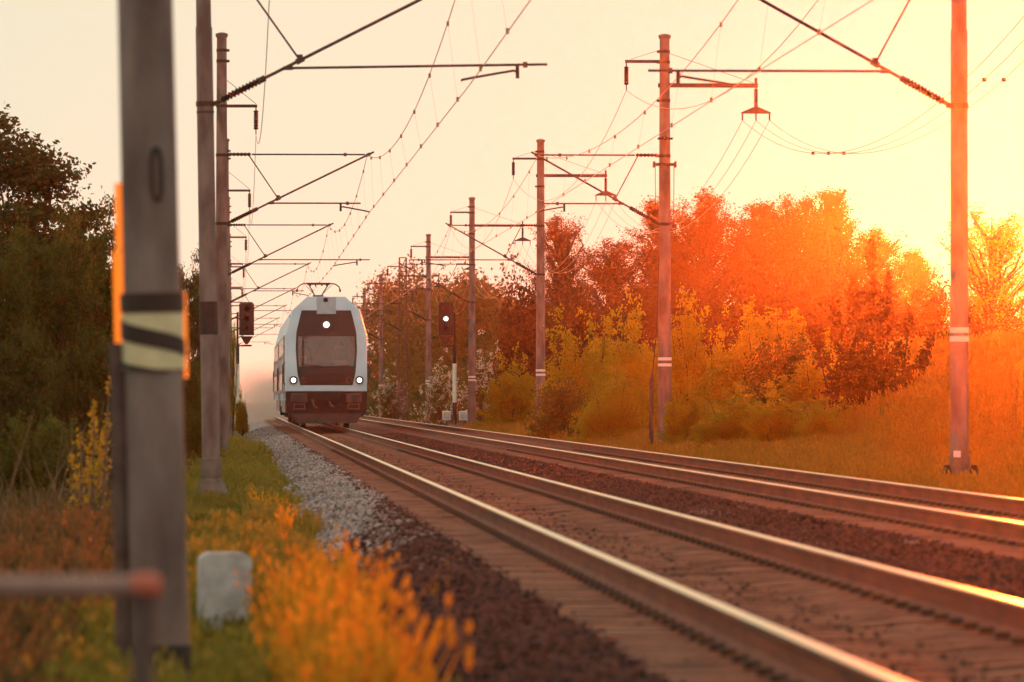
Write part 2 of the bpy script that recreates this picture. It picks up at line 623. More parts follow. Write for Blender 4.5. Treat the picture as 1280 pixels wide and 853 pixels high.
def make_rail(parent, X):
    mb = MB()
    yy = [4, 60, 140, 260, 500, 900, 1300]
    n = len(rprof)
    vs_ = [(X + x, y, z) for y in yy for x, z in rprof]
    fs, ms = [], []
    for j in range(len(yy) - 1):
        for i in range(n):
            fs.append((j * n + i, j * n + (i + 1) % n, (j + 1) * n + (i + 1) % n, (j + 1) * n + i))
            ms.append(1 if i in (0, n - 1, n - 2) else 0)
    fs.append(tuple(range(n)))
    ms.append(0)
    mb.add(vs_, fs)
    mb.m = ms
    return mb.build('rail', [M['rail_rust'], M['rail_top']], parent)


def sleeper_mb(mb, y, dx=0.0):
    # trapezoid section, waisted in the middle
    L = 1.3
    st = [(-L, 0.145, -0.178), (-0.45, 0.145, -0.178), (-0.2, 0.11, -0.20), (0.2, 0.11, -0.20), (0.45, 0.145, -0.178), (L, 0.145, -0.178)]
    vs_ = []
    for x, hw, zt in st:
        vs_ += [(dx + x, y - hw, -0.36), (dx + x, y + hw, -0.36), (dx + x, y + hw - 0.03, zt), (dx + x, y - hw + 0.03, zt)]
    fs = []
    for j in range(len(st) - 1):
        for i in range(4):
            fs.append((j * 4 + i, j * 4 + (i + 1) % 4, (j + 1) * 4 + (i + 1) % 4, (j + 1) * 4 + i))
    fs += [(0, 1, 2, 3), (23, 22, 21, 20)]
    mb.add(vs_, fs)


def clips_mb(mb, y, dx=0.0):
    for rx in (-0.7535, 0.7535):
        for s in (-1, 1):
            mb.box((dx + rx + s * 0.105, y, -0.160), (0.075, 0.11, 0.035))


for tc, y_near, label in ((T1, 14.0, 'nearer railway track that carries the oncoming train'), (T2, 24.0, 'empty railway track on the right beside the grassy bank')):
    tr = thing('railway_track', (tc, 0, 0), label, 'railway track', 'railway tracks')
    for s in (-1, 1):
        make_rail(tr, s * 0.7535)
    one = MB()
    sleeper_mb(one, 0)
    first = None
    y = y_near
    k = 0
    while k < 150:
        if first is None:
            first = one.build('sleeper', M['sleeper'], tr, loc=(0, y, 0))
        else:
            inst(first, tr, (random.uniform(-0.02, 0.02), y, random.uniform(-0.006, 0.004)))
        y += 0.6
        k += 1
    rest = MB()
    while y < 420:
        sleeper_mb(rest, y)
        y += 0.6
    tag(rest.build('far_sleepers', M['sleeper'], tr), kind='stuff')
    cl = MB()
    y = y_near
    while y < 130:
        clips_mb(cl, y)
        y += 0.6
    tag(cl.build('rail_clips', M['clip'], tr), kind='stuff')

# ------------------------------------------------------------------ masts
ZC, ZM = 5.36, 6.70       # contact wire and messenger at the masts


def lathe(mb, prof, n=16, c=(0, 0, 0), mi=0, lean=(0, 0)):
    """prof: list of (r, z)"""
    o = len(mb.v)
    for r_, z in prof:
        for k in range(n):
            t = 2 * math.pi * (k + 0.5) / n
            mb.v.append((c[0] + r_ * math.cos(t) + lean[0] * z, c[1] + r_ * math.sin(t) + lean[1] * z, c[2] + z))
    for j in range(len(prof) - 1):
        for k in range(n):
            mb.f.append((o + j * n + k, o + j * n + (k + 1) % n, o + (j + 1) * n + (k + 1) % n, o + (j + 1) * n + k))
            mb.m.append(mi)
    mb.f.append(tuple(o + k for k in reversed(range(n))))
    mb.f.append(tuple(o + (len(prof) - 1) * n + k for k in range(n)))
    mb.m += [mi, mi]


def insulator(mb, p0, p1, r=0.055, n=7):
    """ribbed rod from p0 to p1"""
    p0, p1 = Vector(p0), Vector(p1)
    pts, rad = [], []
    m_ = 2 * n + 1
    for i in range(m_):
        t = i / (m_ - 1)
        pts.append(p0.lerp(p1, t))
        rad.append(r if i % 2 else r * 0.55)
    mb.tube(pts, rad, 8)


def cantilever(root, s, xt, z0, long_tube, near):
    """bracket from a mast; s = +1 reaches to +x. xt = distance from the mast to the track centre.
    z0 = height of the mast's foot above the rail (negative)"""
    c = thing_part('cantilever', root)
    zb = 5.10 - z0
    za = ZM - z0
    tip = Vector((s * (xt + 0.05), 0, za + 0.03))
    base = Vector((s * 0.12, 0, zb))
    d = tip - base
    n = d.normalized()
    r = 0.024
    mb = MB()
    mb.tube([base + n * 0.75, tip + n * 0.12], r, 8)
    # head clamp and knuckle
    j = base + d * 0.36
    mb.tube([tip - n * 0.08, tip + n * 0.02], 0.040, 6)
    mb.tube([j - n * 0.06, j + n * 0.06], 0.042, 6)
    mb.box(j + Vector((0, 0, 0.03)), (0.08, 0.06, 0.10))
    mb.build('diagonal_tube', M['galv'], c, smooth=True)
    mb = MB()
    insulator(mb, base + n * 0.12, base + n * 0.72, 0.062, 11)
    mb.tube([base - n * 0.05, base + n * 0.14], 0.03, 6)
    mb.tube([base + n * 0.70, base + n * 0.80], 0.045, 6)
    mb.build('insulator', M['insulator'], c, smooth=True)
    # top stay
    zs = za + 0.02
    mb = MB()
    mb.tube([(s * 0.70, 0, zs), (s * (xt - 0.05), 0, zs)], 0.019, 6)
    mb.tube([(s * (xt - 0.55), 0, zs), (s * (xt - 0.48), 0, zs)], 0.04, 6)
    mb.build('top_stay', M['galv'], c, smooth=True)
    mb = MB()
    insulator(mb, (s * 0.16, 0, zs), (s * 0.68, 0, zs), 0.05, 6)
    mb.tube([(s * 0.08, 0, zs), (s * 0.18, 0, zs)], 0.022, 6)
    mb.build('stay_insulator', M['insulator'], c, smooth=True)
    # strut from the stay to the knuckle
    mb = MB()
    mb.tube([(s * 0.62, 0, zs), tuple(j)], 0.014, 6)
    mb.build('strut', M['galv'], c)
    # registration tube
    zr = ZC + 0.22 - z0
    j2 = base + d * ((zr - zb) / d.z)
    xe = xt + 1.35 if long_tube else xt - 0.15
    mb = MB()
    mb.tube([(j2.x + s * 0.05, 0, zr), (s * xe, 0, zr)], 0.019, 8)
    mb.tube([(j2.x - s * 0.02, 0, zr), (j2.x + s * 0.12, 0, zr)], 0.028, 6)
    mb.tube([(s * (xe - 0.34), 0, zr), (s * (xe - 0.28), 0, zr)], 0.042, 6)
    mb.build('registration_tube', M['galv'], c, smooth=True)
    # steady arm
    if long_tube:
        xa, xc = xe - 0.42, xt - 0.18 + 0.33
    else:
        xa, xc = xt - 0.62, xt + 0.05
    mb = MB()
    mb.box((s * xa, 0, zr - 0.09), (0.05, 0.05, 0.20))
    mb.tube([(s * xa, 0, zr - 0.10), (s * (xa * 0.93 + xc * 0.07), 0, zr - 0.08), (s * (xa * 0.2 + xc * 0.8), 0, zr - 0.17), (s * xc, 0, zr - 0.20)], 0.017, 6)
    mb.tube([(s * xc, 0, zr - 0.19), (s * xc, 0, ZC - z0)], 0.014, 6)
    mb.build('steady_arm', M['steel'], c, smooth=True)
    return s * xc, s * xt


def thing_part(name, root, loc=(0, 0, 0)):
    """a part that is an Empty holding its sub-parts"""
    o = bpy.data.objects.new(name, None)
    o.empty_display_size = 0.1
    COL.objects.link(o)
    o.parent = root
    o.location = loc
    return o


def bands(root, r_at, zs, h, mat, name):
    for z in zs:
        mb = MB()
        r_ = r_at(z)
        lathe(mb, [(r_ + 0.004, z - h / 2), (r_at(z + h / 2) + 0.004, z + h / 2)], 16)
        mb.build(name, mat, root, smooth=True)


ORD = ['nearest', 'second', 'third', 'fourth', 'fifth', 'sixth', 'seventh', 'eighth', 'ninth', 'tenth']
LP, RP = [], []           # wire support data: (Y, contact x, messenger x, feeder points)
SPAN, D0 = 54.0, 25.1


def mast(side, k, Y, X, zf, stepped, label, lean=0.0, feeder=True, cant=True, lattice=False):
    s = 1 if side == 'L' else -1
    xt = (T1 - X) if side == 'L' else (X - T2)
    root = thing('catenary_mast', (X, Y, zf), label, 'mast', 'catenary masts along the ' + ('left' if side == 'L' else 'right') + ' side')
    H = 9.45 - zf
    near = Y < 120
    if stepped:
        prof = [(0.135, 0.0), (0.132, 0.35), (0.118, 6.15 - zf), (0.108, 6.18 - zf), (0.090, H)]
        nseg = 12
    else:
        prof = [(0.170, 0.0), (0.115, H)]
        nseg = 16

    def r_at(z):
        for (r0, z0), (r1, z1) in zip(prof, prof[1:]):
            if z0 <= z <= z1:
                return r0 + (r1 - r0) * (z - z0) / (z1 - z0)
        return prof[-1][0]
    root.rotation_euler = (0, lean, 0)
    if lattice:
        mb = MB()
        hw0, hw1 = 0.28, 0.20
        for a in (-1, 1):
            for b in (-1, 1):
                mb.tube([(a * hw0, b * hw0, 0), (a * hw1, b * hw1, H)], 0.055, 4)
        nb = 12
        for i in range(nb):
            z0_, z1_ = H * i / nb, H * (i + 1) / nb
            w0, w1 = hw0 + (hw1 - hw0) * i / nb, hw0 + (hw1 - hw0) * (i + 1) / nb
            f = 1 if i % 2 else -1
            for b in (-1, 1):
                mb.tube([(-f * w0, b * w0, z0_), (f * w1, b * w1, z1_)], 0.032, 4)
                mb.tube([(b * w0, -f * w0, z0_), (b * w1, f * w1, z1_)], 0.022, 4)
                mb.tube([(-w1, b * w1, z1_), (w1, b * w1, z1_)], 0.035, 4)
        mb.build('lattice_shaft', M['galv'], root)
        mb = MB()
        for i in range(7):
            for q in range(3):
                mb.box((-0.21 + 0.21 * q, -0.335, 0.75 + 0.26 * i), (0.18, 0.03, 0.22))
        mb.build('climbing_guard', M['concrete'], root)
    else:
        mb = MB()
        lathe(mb, prof, nseg)
        mb.build('shaft', M['concrete'], root, smooth=True)
        mb = MB()
        lathe(mb, [(r_at(H) + 0.02, H + 0.002), (r_at(H) + 0.035, H + 0.05), (r_at(H) + 0.03, H + 0.09), (0.05, H + 0.12)], 12)
        mb.build('cap', M['concrete_dark'], root, smooth=True)
        mb = MB()
        for z in (5.10, ZM, 8.9, 9.15, 8.0 if side == 'R' else 7.85):
            lathe(mb, [(r_at(z - zf) + 0.012, z - zf - 0.035), (r_at(z - zf) + 0.012, z - zf + 0.035)], 12)
            mb.box((s * (r_at(z - zf) + 0.03), 0, z - zf), (0.07, 0.05, 0.06))
        mb.build('clamps', M['steel'], root)
    # cone footing
    mb = MB()
    if stepped and k == 0 and side == 'L':
        lathe(mb, [(0.31, -0.3), (0.30, 0.0), (0.15, 0.12)], 10)
    elif stepped:
        lathe(mb, [(0.31, -0.3), (0.30, 0.02), (0.165, 0.31), (0.15, 0.33), (0.15, 0.60), (0.138, 0.62)], 10)
    else:
        lathe(mb, [(0.34, -0.3), (0.33, 0.03), (0.24, 0.10)], 10)
    mb.build('footing', M['concrete_dark'], root)
    xc = xm = None
    if cant:
        xc, xm = cantilever(root, s, xt, zf, (k % 2 == 1) if side == 'L' else (k % 2 == 0), near)
        if side == 'R' and k == 0:
            pass
    fp = {}
    if feeder:
        if side == 'L':
            z = 7.85 - zf
            mb = MB()
            mb.box((0.40, 0, z), (0.86, 0.06, 0.07))
            mb.tube([(0.10, 0, z + 0.62), (0.80, 0, z + 0.05)], 0.007, 5)
            a = mb.build('feeder_arm', M['steel'], root)
            mb = MB()
            mb.tube([(0.80, 0, z), (0.80, 0, z - 0.1)], 0.018, 6)
            insulator(mb, (0.80, 0, z - 0.10), (0.80, 0, z - 0.55), 0.07)
            mb.tube([(0.80, 0, z - 0.52), (0.80, 0, z - 0.66)], 0.014, 6)
            mb.build('insulator', M['insulator'], a, smooth=True)
            fp['f'] = [(X + 0.80, Y, 7.85 - 0.66)]
        else:
            z = 8.92 - zf
            mb = MB()
            mb.box((-0.47, 0, z), (0.92, 0.06, 0.07))
            mb.tube([(-0.08, 0, z + 0.28), (-0.80, 0, z + 0.05)], 0.006, 5)
            a = mb.build('feeder_arm', M['steel'], root)
            mb = MB()
            mb.tube([(-0.90, 0, z), (-0.90, 0, z - 0.14)], 0.018, 6)
            insulator(mb, (-0.90, 0, z - 0.12), (-0.90, 0, z - 0.55), 0.07)
            mb.tube([(-0.90, 0, z - 0.52), (-0.90, 0, z - 0.68)], 0.014, 6)
            mb.build('insulator', M['insulator'], a, smooth=True)
            z2 = 8.36 - zf
            mb = MB()
            mb.box((1.02, 0, z2), (2.35, 0.08, 0.10))
            mb.tube([(0.08, 0, z + 0.2), (2.1, 0, z2 + 0.06)], 0.006, 5)
            mb.box((2.15, 0, z2 + 0.08), (0.06, 0.06, 0.20))
            a = mb.build('crossarm', M['steel'], root)
            mb = MB()
            mb.tube([(2.15, 0, z2), (2.15, 0, z2 - 0.1)], 0.02, 6)
            insulator(mb, (2.15, 0, z2 - 0.08), (2.15, 0, z2 - 0.50), 0.06)
            mb.build('insulator', M['insulator'], a, smooth=True)
            mb = MB()
            mb.prism([(1.80, z2 - 0.66), (2.50, z2 - 0.66), (2.50, z2 - 0.63), (2.20, z2 - 0.50), (2.10, z2 - 0.50), (1.80, z2 - 0.63)], 'y', -0.02, 0.02)
            for q in (-0.32, 0, 0.32):
                mb.tube([(2.15 + q, 0, z2 - 0.64), (2.15 + q, 0, z2 - 0.82)], 0.02, 6)
            mb.build('spreader', M['steel'], a)
            fp['f'] = [(X - 0.90, Y, 8.92 - 0.68)]
            fp['t'] = [(X + 2.15 + q, Y, 8.36 - 0.82) for q in (-0.32, 0, 0.32)]
    (LP if side == 'L' else RP).append((Y, X + xc if xc is not None else None, X + xm if xm is not None else None, fp))
    return root, r_at


# left row
left_labels = [
    'thick blurred concrete mast nearest the camera with a yellow and black striped plate',
    'concrete mast with one broad black band and a cone footing in the grass',
    'left-row mast showing its capped top and feeder arm beside the black-banded mast',
    'fourth mast from the camera in the left row',
    'fifth mast from the camera in the left row',
    'sixth mast from the camera in the left row',
    'seventh mast from the camera in the left row',
    'eighth mast from the camera in the left row',
    'ninth mast from the camera in the left row',
]
for k in range(9):
    Y = D0 + SPAN * k
    X = -0.315 if k == 0 else -0.30 if k == 1 else -0.28
    lean = -R(1.05) * 0 + (-R(1.35) if k == 0 else -R(1.0) if k == 1 else 0)
    root, r_at = mast('L', k, Y, X, -0.43, k < 2, left_labels[k], lean=lean, feeder=k >= 2)
    if k == 0:
        # striped warning plate bent round the shaft
        def patch(mb, a0, a1, zlo, zhi, off, n=14, thick=0.004):
            vs_, fs = [], []
            for i in range(n + 1):
                t = i / n
                a = a0 + (a1 - a0) * t
                for z in (zlo(t), zhi(t)):
                    r_ = r_at(z) + off
                    vs_.append((r_ * math.cos(a), r_ * math.sin(a), z))
                for z in (zlo(t), zhi(t)):
                    r_ = r_at(z) + off + thick
                    vs_.append((r_ * math.cos(a), r_ * math.sin(a), z))
            for i in range(n):
                q, p = 4 * i, 4 * (i + 1)
                fs += [(q + 2, q + 3, p + 3, p + 2), (q, p, p + 1, q + 1), (q, q + 2, p + 2, p), (q + 1, p + 1, p + 3, q + 3)]
            fs += [(0, 1, 3, 2), (4 * n, 4 * n + 2, 4 * n + 3, 4 * n + 1)]
            mb.add(vs_, fs)
        g0 = -(-0.43)
        zt = lambda py: CAMZ + (VPY - py) * Y / FPX + 0.43
        A0, A1 = R(180 - 4), R(360 + 4)
        mb = MB()
        patch(mb, A0, A1, lambda t: zt(462), lambda t: zt(392), 0.004)
        pl = mb.build('striped_plate', M['yellow_plate'], root, smooth=True)
        mb = MB()
        patch(mb, A0, A1, lambda t: zt(391), lambda t: zt(367), 0.010)
        mb.build('black_stripe', M['black_paint'], pl, smooth=True)
        mb = MB()
        patch(mb, A0, A1, lambda t: zt(421 + 27 * t), lambda t: zt(397 + 31 * t), 0.010)
        mb.build('black_stripe', M['black_paint'], pl, smooth=True)
        mb = MB()
        patch(mb, R(184), R(300), lambda t: zt(459 + 8 * t), lambda t: zt(450 + 15 * t), 0.010)
        mb.build('black_stripe', M['black_paint'], pl, smooth=True)
        # oval cable eye
        mb = MB()
        zz = zt(220)
        ring = []
        for i in range(25):
            t = 2 * math.pi * i / 24
            ring.append((0.035 + 0.022 * math.cos(t), -(r_at(zz) - 0.002), zz + 0.115 * (abs(math.sin(t)) ** 0.6) * (1 if math.sin(t) > 0 else -1)))
        mb.tube(ring, 0.010, 6, cap=False)
        mb.build('cable_eye', M['black_paint'], root)
        # conduit and the translucent guards above it
        lx = -0.152
        mb = MB()
        mb.tube([(lx - 0.005, 0.02, 0), (lx, 0.02, zt(432))], 0.042, 10)
        mb.tube([(lx, 0.02, zt(440)), (lx, 0.02, zt(428))], 0.046, 10)
        for z in (0.5, 1.2):
            mb.box((lx + 0.04, 0.03, z), (0.12, 0.05, 0.04))
        mb.build('conduit', M['conduit'], root, smooth=True)
        gm, gn, go_ = new_mat('orange_guard_plastic')
        tr_ = gn.nodes.new('ShaderNodeBsdfTranslucent')
        tr_.inputs[0].default_value = (0.80, 0.62, 0.10, 1)
        df = gn.nodes.new('ShaderNodeBsdfPrincipled')
        df.inputs['Base Color'].default_value = (0.8, 0.32, 0.04, 1)
        df.inputs['Roughness'].default_value = 0.4
        mxs = gn.nodes.new('ShaderNodeMixShader')
        mxs.inputs[0].default_value = 0.8
        gn.links.new(tr_.outputs[0], mxs.inputs[2])
        gn.links.new(df.outputs[0], mxs.inputs[1])
        gn.links.new(mxs.outputs[0], go_.inputs[0])
        for (x0, x1, za, zb) in ((lx - 0.016, lx + 0.036, zt(428), zt(313)), (lx - 0.002, lx + 0.036, zt(312), zt(228))):
            mb = MB()
            mb.add([(x0, 0.03, za), (x1, 0.03, za), (x1, 0.03, zb), (x0, 0.03, zb)], [(0, 1, 2, 3)])
            mb.build('cable_guard', gm, root, recalc=False)
        mb = MB()
        x0 = r_at(1.5) + 0.004
        mb.add([(x0, 0.03, zt(474)), (x0 + 0.017, 0.03, zt(474)), (x0 + 0.017, 0.03, zt(366)), (x0, 0.03, zt(366))], [(0, 1, 2, 3)])
        mb.build('plate_edge', gm, root, recalc=False)
        # foot collar
        mb = MB()
        lathe(mb, [(0.136, 0.235), (0.143, 0.24), (0.143, 0.345), (0.136, 0.35)], 12)
        mb.build('foot_band', M['black_paint'], root)
    elif k == 1:
        zt = lambda py: CAMZ + (VPY - py) * Y / FPX + 0.43
        bands(root, r_at, [zt(398)], zt(377) - zt(418), M['black_paint'], 'black_band')
        mb = MB()
        lathe(mb, [(r_at(5.4) + 0.006, 5.40), (r_at(5.4) + 0.006, 5.43)], 12)
        mb.build('strap', M['steel'], root)

right_labels = [
    'glowing orange-red mast at far right, nearest of the right row',
    'tall concrete mast with a crossarm and a switch bracket, second in the right row',
    'third mast from the camera in the right row, behind the yellow-green bushes\' left end',
    'fourth mast from the camera in the right row, just right of the lit signal',
    'fifth mast from the camera in the right row, just left of the lit signal',
    'grey lattice mast with a block-patterned climbing guard in the right row',
    'mast nearest right of the train in the right row, beyond the lattice mast',
    'farthest mast of the right row, peeking out above the train\'s right shoulder',
]
RY = [79.1, 133.1, 187.1, 241.1, 295.1, 340.0, 390.0, 440.0]
for k in range(8):
    Y = RY[k]
    X = 10.1 if k else 10.13
    root, r_at = mast('R', k, Y, X, -0.42, k == 0, right_labels[k], feeder=k >= 1, lattice=(k == 5))
    zt = lambda py, Y=Y: CAMZ + (VPY - py) * Y / FPX + 0.42
    if k == 0:
        bands(root, r_at, [zt(412.5), zt(423.5)], 0.075, M['white_paint'], 'white_band')
        mb = MB()
        mb.box((-0.05, -0.142, zt(568)), (0.10, 0.012, 0.09))
        mb.build('number_plate', M['white_paint'], root)
        mb = MB()
        for q in (-0.19, 0.19):
            mb.tube([(q, -0.12, -0.05), (q, -0.12, 0.40), (q, -0.12, 0.50)], [0.075, 0.07, 0.04], 8)
        mb.build('foot_bolts', M['steel'], root)
        # slack bundle wires are shared with the row: end the bundle on a clamp behind the shaft
        RP[-1][3]['t'] = [(X + 2.15 + q, Y, 8.36 - 0.82) for q in (-0.32, 0, 0.32)]
        RP[-1][3]['f'] = [(X - 0.90, Y, 8.92 - 0.68)]
        # crossarm above the frame's top
        z2 = 8.36 + 0.42
        mb = MB()
        mb.box((1.02, 0, z2), (2.35, 0.08, 0.10))
        a = mb.build('crossarm', M['steel'], root)
        mb = MB()
        for q in (-0.32, 0, 0.32):
            mb.tube([(2.15 + q, 0, z2 - 0.02), (2.15 + q, 0, z2 - 0.82)], 0.02, 6)
        mb.build('insulator', M['insulator'], a)
        mb = MB()
        mb.box((-0.47, 0, 8.92 + 0.42), (0.92, 0.06, 0.07))
        mb.tube([(-0.90, 0, 9.34), (-0.90, 0, 9.34 - 0.68)], 0.03, 6)
        mb.build('feeder_arm', M['steel'], root)
    elif not k == 5:
        bands(root, r_at, [2.22, 2.36], 0.07, M['white_paint'], 'white_band')
    if k == 1:
        # switch bracket with hanging rods
        z = zt(205)
        mb = MB()
        for yy in (-0.16, 0.16):
            mb.box((0, yy, z), (0.54, 0.03, 0.06))
        mb.box((-0.25, 0, z), (0.04, 0.34, 0.14))
        mb.box((0.25, 0, z), (0.04, 0.34, 0.14))
        b_ = mb.build('switch_bracket', M['steel'], root)
        for q in (-0.22, 0.22):
            mb = MB()
            mb.tube([(q, 0, z), (q * 0.95, 0, zt(283))], 0.010, 6)
            mb.tube([(q, -0.02, zt(281)), (q, -0.02, zt(285))], 0.05, 6)
            mb.build('pull_rod', M['galv'], b_)
        mb = MB()
        zz = zt(173)
        mb.box((0, -0.17, zz), (0.36, 0.05, 0.05))
        insulator(mb, (-0.02, -0.2, zz + 0.02), (-0.02, -0.42, zz), 0.055, 4)
        mb.build('switch_insulator', M['insulator'], root)
        mb = MB()
        mb.tube([(-0.13, -0.05, 4.9), (-0.20, -0.05, 3.0), (-0.30, -0.05, 1.9)], 0.012, 6)
        mb.build('operating_rod', M['steel'], root)
        mb = MB()
        mb.tube([(-0.33, -0.05, 0.0), (-0.31, -0.05, 1.9)], 0.055, 8)
        mb.tube([(-0.31, -0.05, 1.88), (-0.30, -0.05, 2.02)], [0.05, 0.02], 8)
        mb.build('rod_guide', M['conduit'], root, smooth=True)
        mb = MB()
        mb.box((0.04, -r_at(0.9) - 0.02, 0.85), (0.10, 0.05, 0.14))
        mb.build('terminal_box', M['white_paint'], root)

# ------------------------------------------------------------------ wires
WR = 0.0072


def sag_pts(a, b, sag, n=16):
    a, b = Vector(a), Vector(b)
    return [a.lerp(b, i / n) - Vector((0, 0, sag * 4 * (i / n) * (1 - i / n))) for i in range(n + 1)]


def wire_run(pts_list, sag, n=16):
    out = []
    for a, b in zip(pts_list, pts_list[1:]):
        q = sag_pts(a, b, sag, n)
        out += q if not out else q[1:]
    return out


def catenary(P, side, Tc, lab_c, lab_m):
    pc = [(p[1], p[0], ZC) for p in P]
    pm = [(p[2], p[0], ZM) for p in P]
    pc = [(pc[0][0], pc[0][1] - SPAN, ZC)] + pc if pc[0][1] > 40 else pc
    pm = [(pm[0][0], pm[0][1] - SPAN, ZM)] + pm if pm[0][1] > 40 else pm
    mb = MB()
    mb.tube([Vector(p) for p in pc], WR, 6)
    tag(mb.build('contact_wire', M['copper'], smooth=True), lab_c, 'wire', 'overhead contact wires')
    root = thing('messenger_wire', (0, 0, 0), lab_m, 'wire', 'overhead messenger wires')
    mb = MB()
    pts = wire_run(pm, 0.78, 18)
    mb.tube(pts, WR, 6)
    mb.build('wire', M['copper'], root, smooth=True)
    for (a, b, c0, c1) in zip(pm, pm[1:], pc, pc[1:]):
        nd = 7
        for i in range(nd):
            t = (i + 0.5) / nd
            pt = Vector(a).lerp(Vector(b), t) - Vector((0, 0, 0.78 * 4 * t * (1 - t)))
            pb = Vector(c0).lerp(Vector(c1), t)
            if pt.y > 360:
                continue
            mb = MB()
            mb.tube([pb, pt], 0.0018, 4)
            mb.tube([pb - Vector((0, 0, 0.02)), pb + Vector((0, 0, 0.05))], 0.022, 5)
            mb.tube([pt - Vector((0, 0, 0.05)), pt + Vector((0, 0, 0.02))], 0.022, 5)
            mb.build('dropper', M['copper'], root)


catenary(LP, 'L', T1, 'contact wire above the train\'s track', 'sagging messenger wire with droppers above the train\'s track')
catenary(RP, 'R', T2, 'contact wire above the empty right track', 'sagging messenger wire with droppers above the empty right track')

mb = MB()
f = [p[3]['f'][0] for p in LP if 'f' in p[3]]
f = [(f[0][0], 79.1, f[0][2]), *f]
f = [(f[0][0], 25.1, f[0][2] + 0.2), *f]
mb.tube(wire_run(f, 1.1), WR, 6)
tag(mb.build('feeder_wire', M['copper'], smooth=True), 'slack feeder wire hung beside the left row of masts', 'wire')
mb = MB()
f = [p[3]['f'][0] for p in RP]
f = [(f[0][0], 25.1, f[0][2]), *f]
mb.tube(wire_run(f, 1.5), WR, 6)
tag(mb.build('feeder_wire', M['copper'], smooth=True), 'slack feeder wire hung on the track side of the right row of masts', 'wire')
for i in range(3):
    root = thing('bundle_wire', (0, 0, 0), ('innermost', 'middle', 'outermost')[i] + ' of three slack parallel wires hung from the spreaders outside the right masts', 'wire', 'three-wire bundle of the right row')
    f = [p[3]['t'][i] for p in RP]
    f = [(f[0][0], 25.1, f[0][2]), *f]
    mb = MB()
    mb.tube(wire_run(f, 1.75, 20), WR * 0.9, 6)
    mb.build('wire', M['copper'], root, smooth=True)
    for a, b in zip(f, f[1:]):
        q = sag_pts(a, b, 1.75, 20)
        for j in (5, 14):
            if q[j].y < 260:
                mb = MB()
                mb.box(q[j], (0.06, 0.10, 0.06))
                mb.build('damper', M['steel'], root)

# ------------------------------------------------------------------ train
TY = 195.0                                  # nose
M['shell'] = plain('train_shell_white', (0.50, 0.62, 0.80), 0.42, col2=(0.60, 0.71, 0.88), scale=1.5, spec=0.35)  # white paint blued in place of cool sky light from behind the camera
M['mask'] = plain('train_mask', (0.016, 0.010, 0.013), 0.45, var=0.15, scale=3)
M['step'] = plain('step_steel', (0.16, 0.12, 0.12), 0.5, metal=0.3)
M['rim'] = plain('lamp_rim', (0.07, 0.05, 0.05), 0.4, metal=0.3)
M['hatch'] = plain('train_hatch', (0.33, 0.40, 0.50), 0.5, var=0.08)
M['side_dark'] = plain('train_side_panel', (0.16, 0.12, 0.12), 0.45, var=0.1)
M['side_blue'] = plain('train_side_grey', (0.30, 0.31, 0.34), 0.45, var=0.1)
M['under'] = plain('train_underframe', (0.012, 0.008, 0.009), 0.7, col2=(0.028, 0.016, 0.016), scale=5)
M['plough'] = plain('train_plough', (0.045, 0.028, 0.030), 0.55, col2=(0.075, 0.045, 0.046), scale=4)
M['roof'] = plain('train_roof', (0.30, 0.30, 0.31), 0.6, var=0.12)
M['lens_dark'] = plain('lamp_dark_lens', (0.05, 0.02, 0.02), 0.2)
M['seat'] = plain('cab_fabric', (0.05, 0.045, 0.06), 0.85)
M['cab'] = plain('cab_lining', (0.42, 0.36, 0.38), 0.8)
M['lamp'] = emitter('headlamp_lit', (1.0, 0.95, 0.86), 3.0)
M['signal_lit'] = emitter('signal_lamp_lit', (0.80, 1.0, 0.88), 4.0)
gm_, gn_, go2 = new_mat('window_glass')
gl_ = gn_.nodes.new('ShaderNodeBsdfGlossy')
gl_.inputs['Roughness'].default_value = 0.05
gl_.inputs[0].default_value = (0.9, 0.9, 0.9, 1)
tp_ = gn_.nodes.new('ShaderNodeBsdfTransparent')
tp_.inputs[0].default_value = (0.66, 0.56, 0.60, 1)
mx_ = gn_.nodes.new('ShaderNodeMixShader')
mx_.inputs[0].default_value = 0.10
gn_.links.new(tp_.outputs[0], mx_.inputs[1])
gn_.links.new(gl_.outputs[0], mx_.inputs[2])
gn_.links.new(mx_.outputs[0], go2.inputs[0])
M['glass'] = gm_
M['side_glass'] = plain('side_window_glass', (0.03, 0.028, 0.032), 0.08, var=0.1, spec=0.6)

train = thing('train', (T1 + 0.06, TY, 0), 'white-fronted double-deck electric train with dark mask and lit headlamps coming along the left track', 'train')


def bw(z):
    """half width of the car section at height z"""
    pts = [(1.0, 1.36), (1.3, 1.405), (3.2, 1.405), (4.05, 1.17), (4.52, 0.66), (4.56, 0.50)]
    if z <= pts[0][0]:
        return pts[0][1]
    for (z0, w0), (z1, w1) in zip(pts, pts[1:]):
        if z0 <= z <= z1:
            return w0 + (w1 - w0) * (z - z0) / (z1 - z0)
    return pts[-1][1]


def mw(z):
    """half width of the dark mask"""
    pts = [(1.47, 0.90), (1.9, 1.00), (2.7, 1.055), (3.3, 1.03), (4.05, 0.85)]
    if z <= pts[0][0]:
        return pts[0][1]
    for (z0, w0), (z1, w1) in zip(pts, pts[1:]):
        if z0 <= z <= z1:
            return w0 + (w1 - w0) * (z - z0) / (z1 - z0)
    return pts[-1][1]


def yf(x, z):
    return 0.20 * max(0, z - 1.9) + 0.10 * x * x + 0.10 * max(0, z - 3.6) ** 2


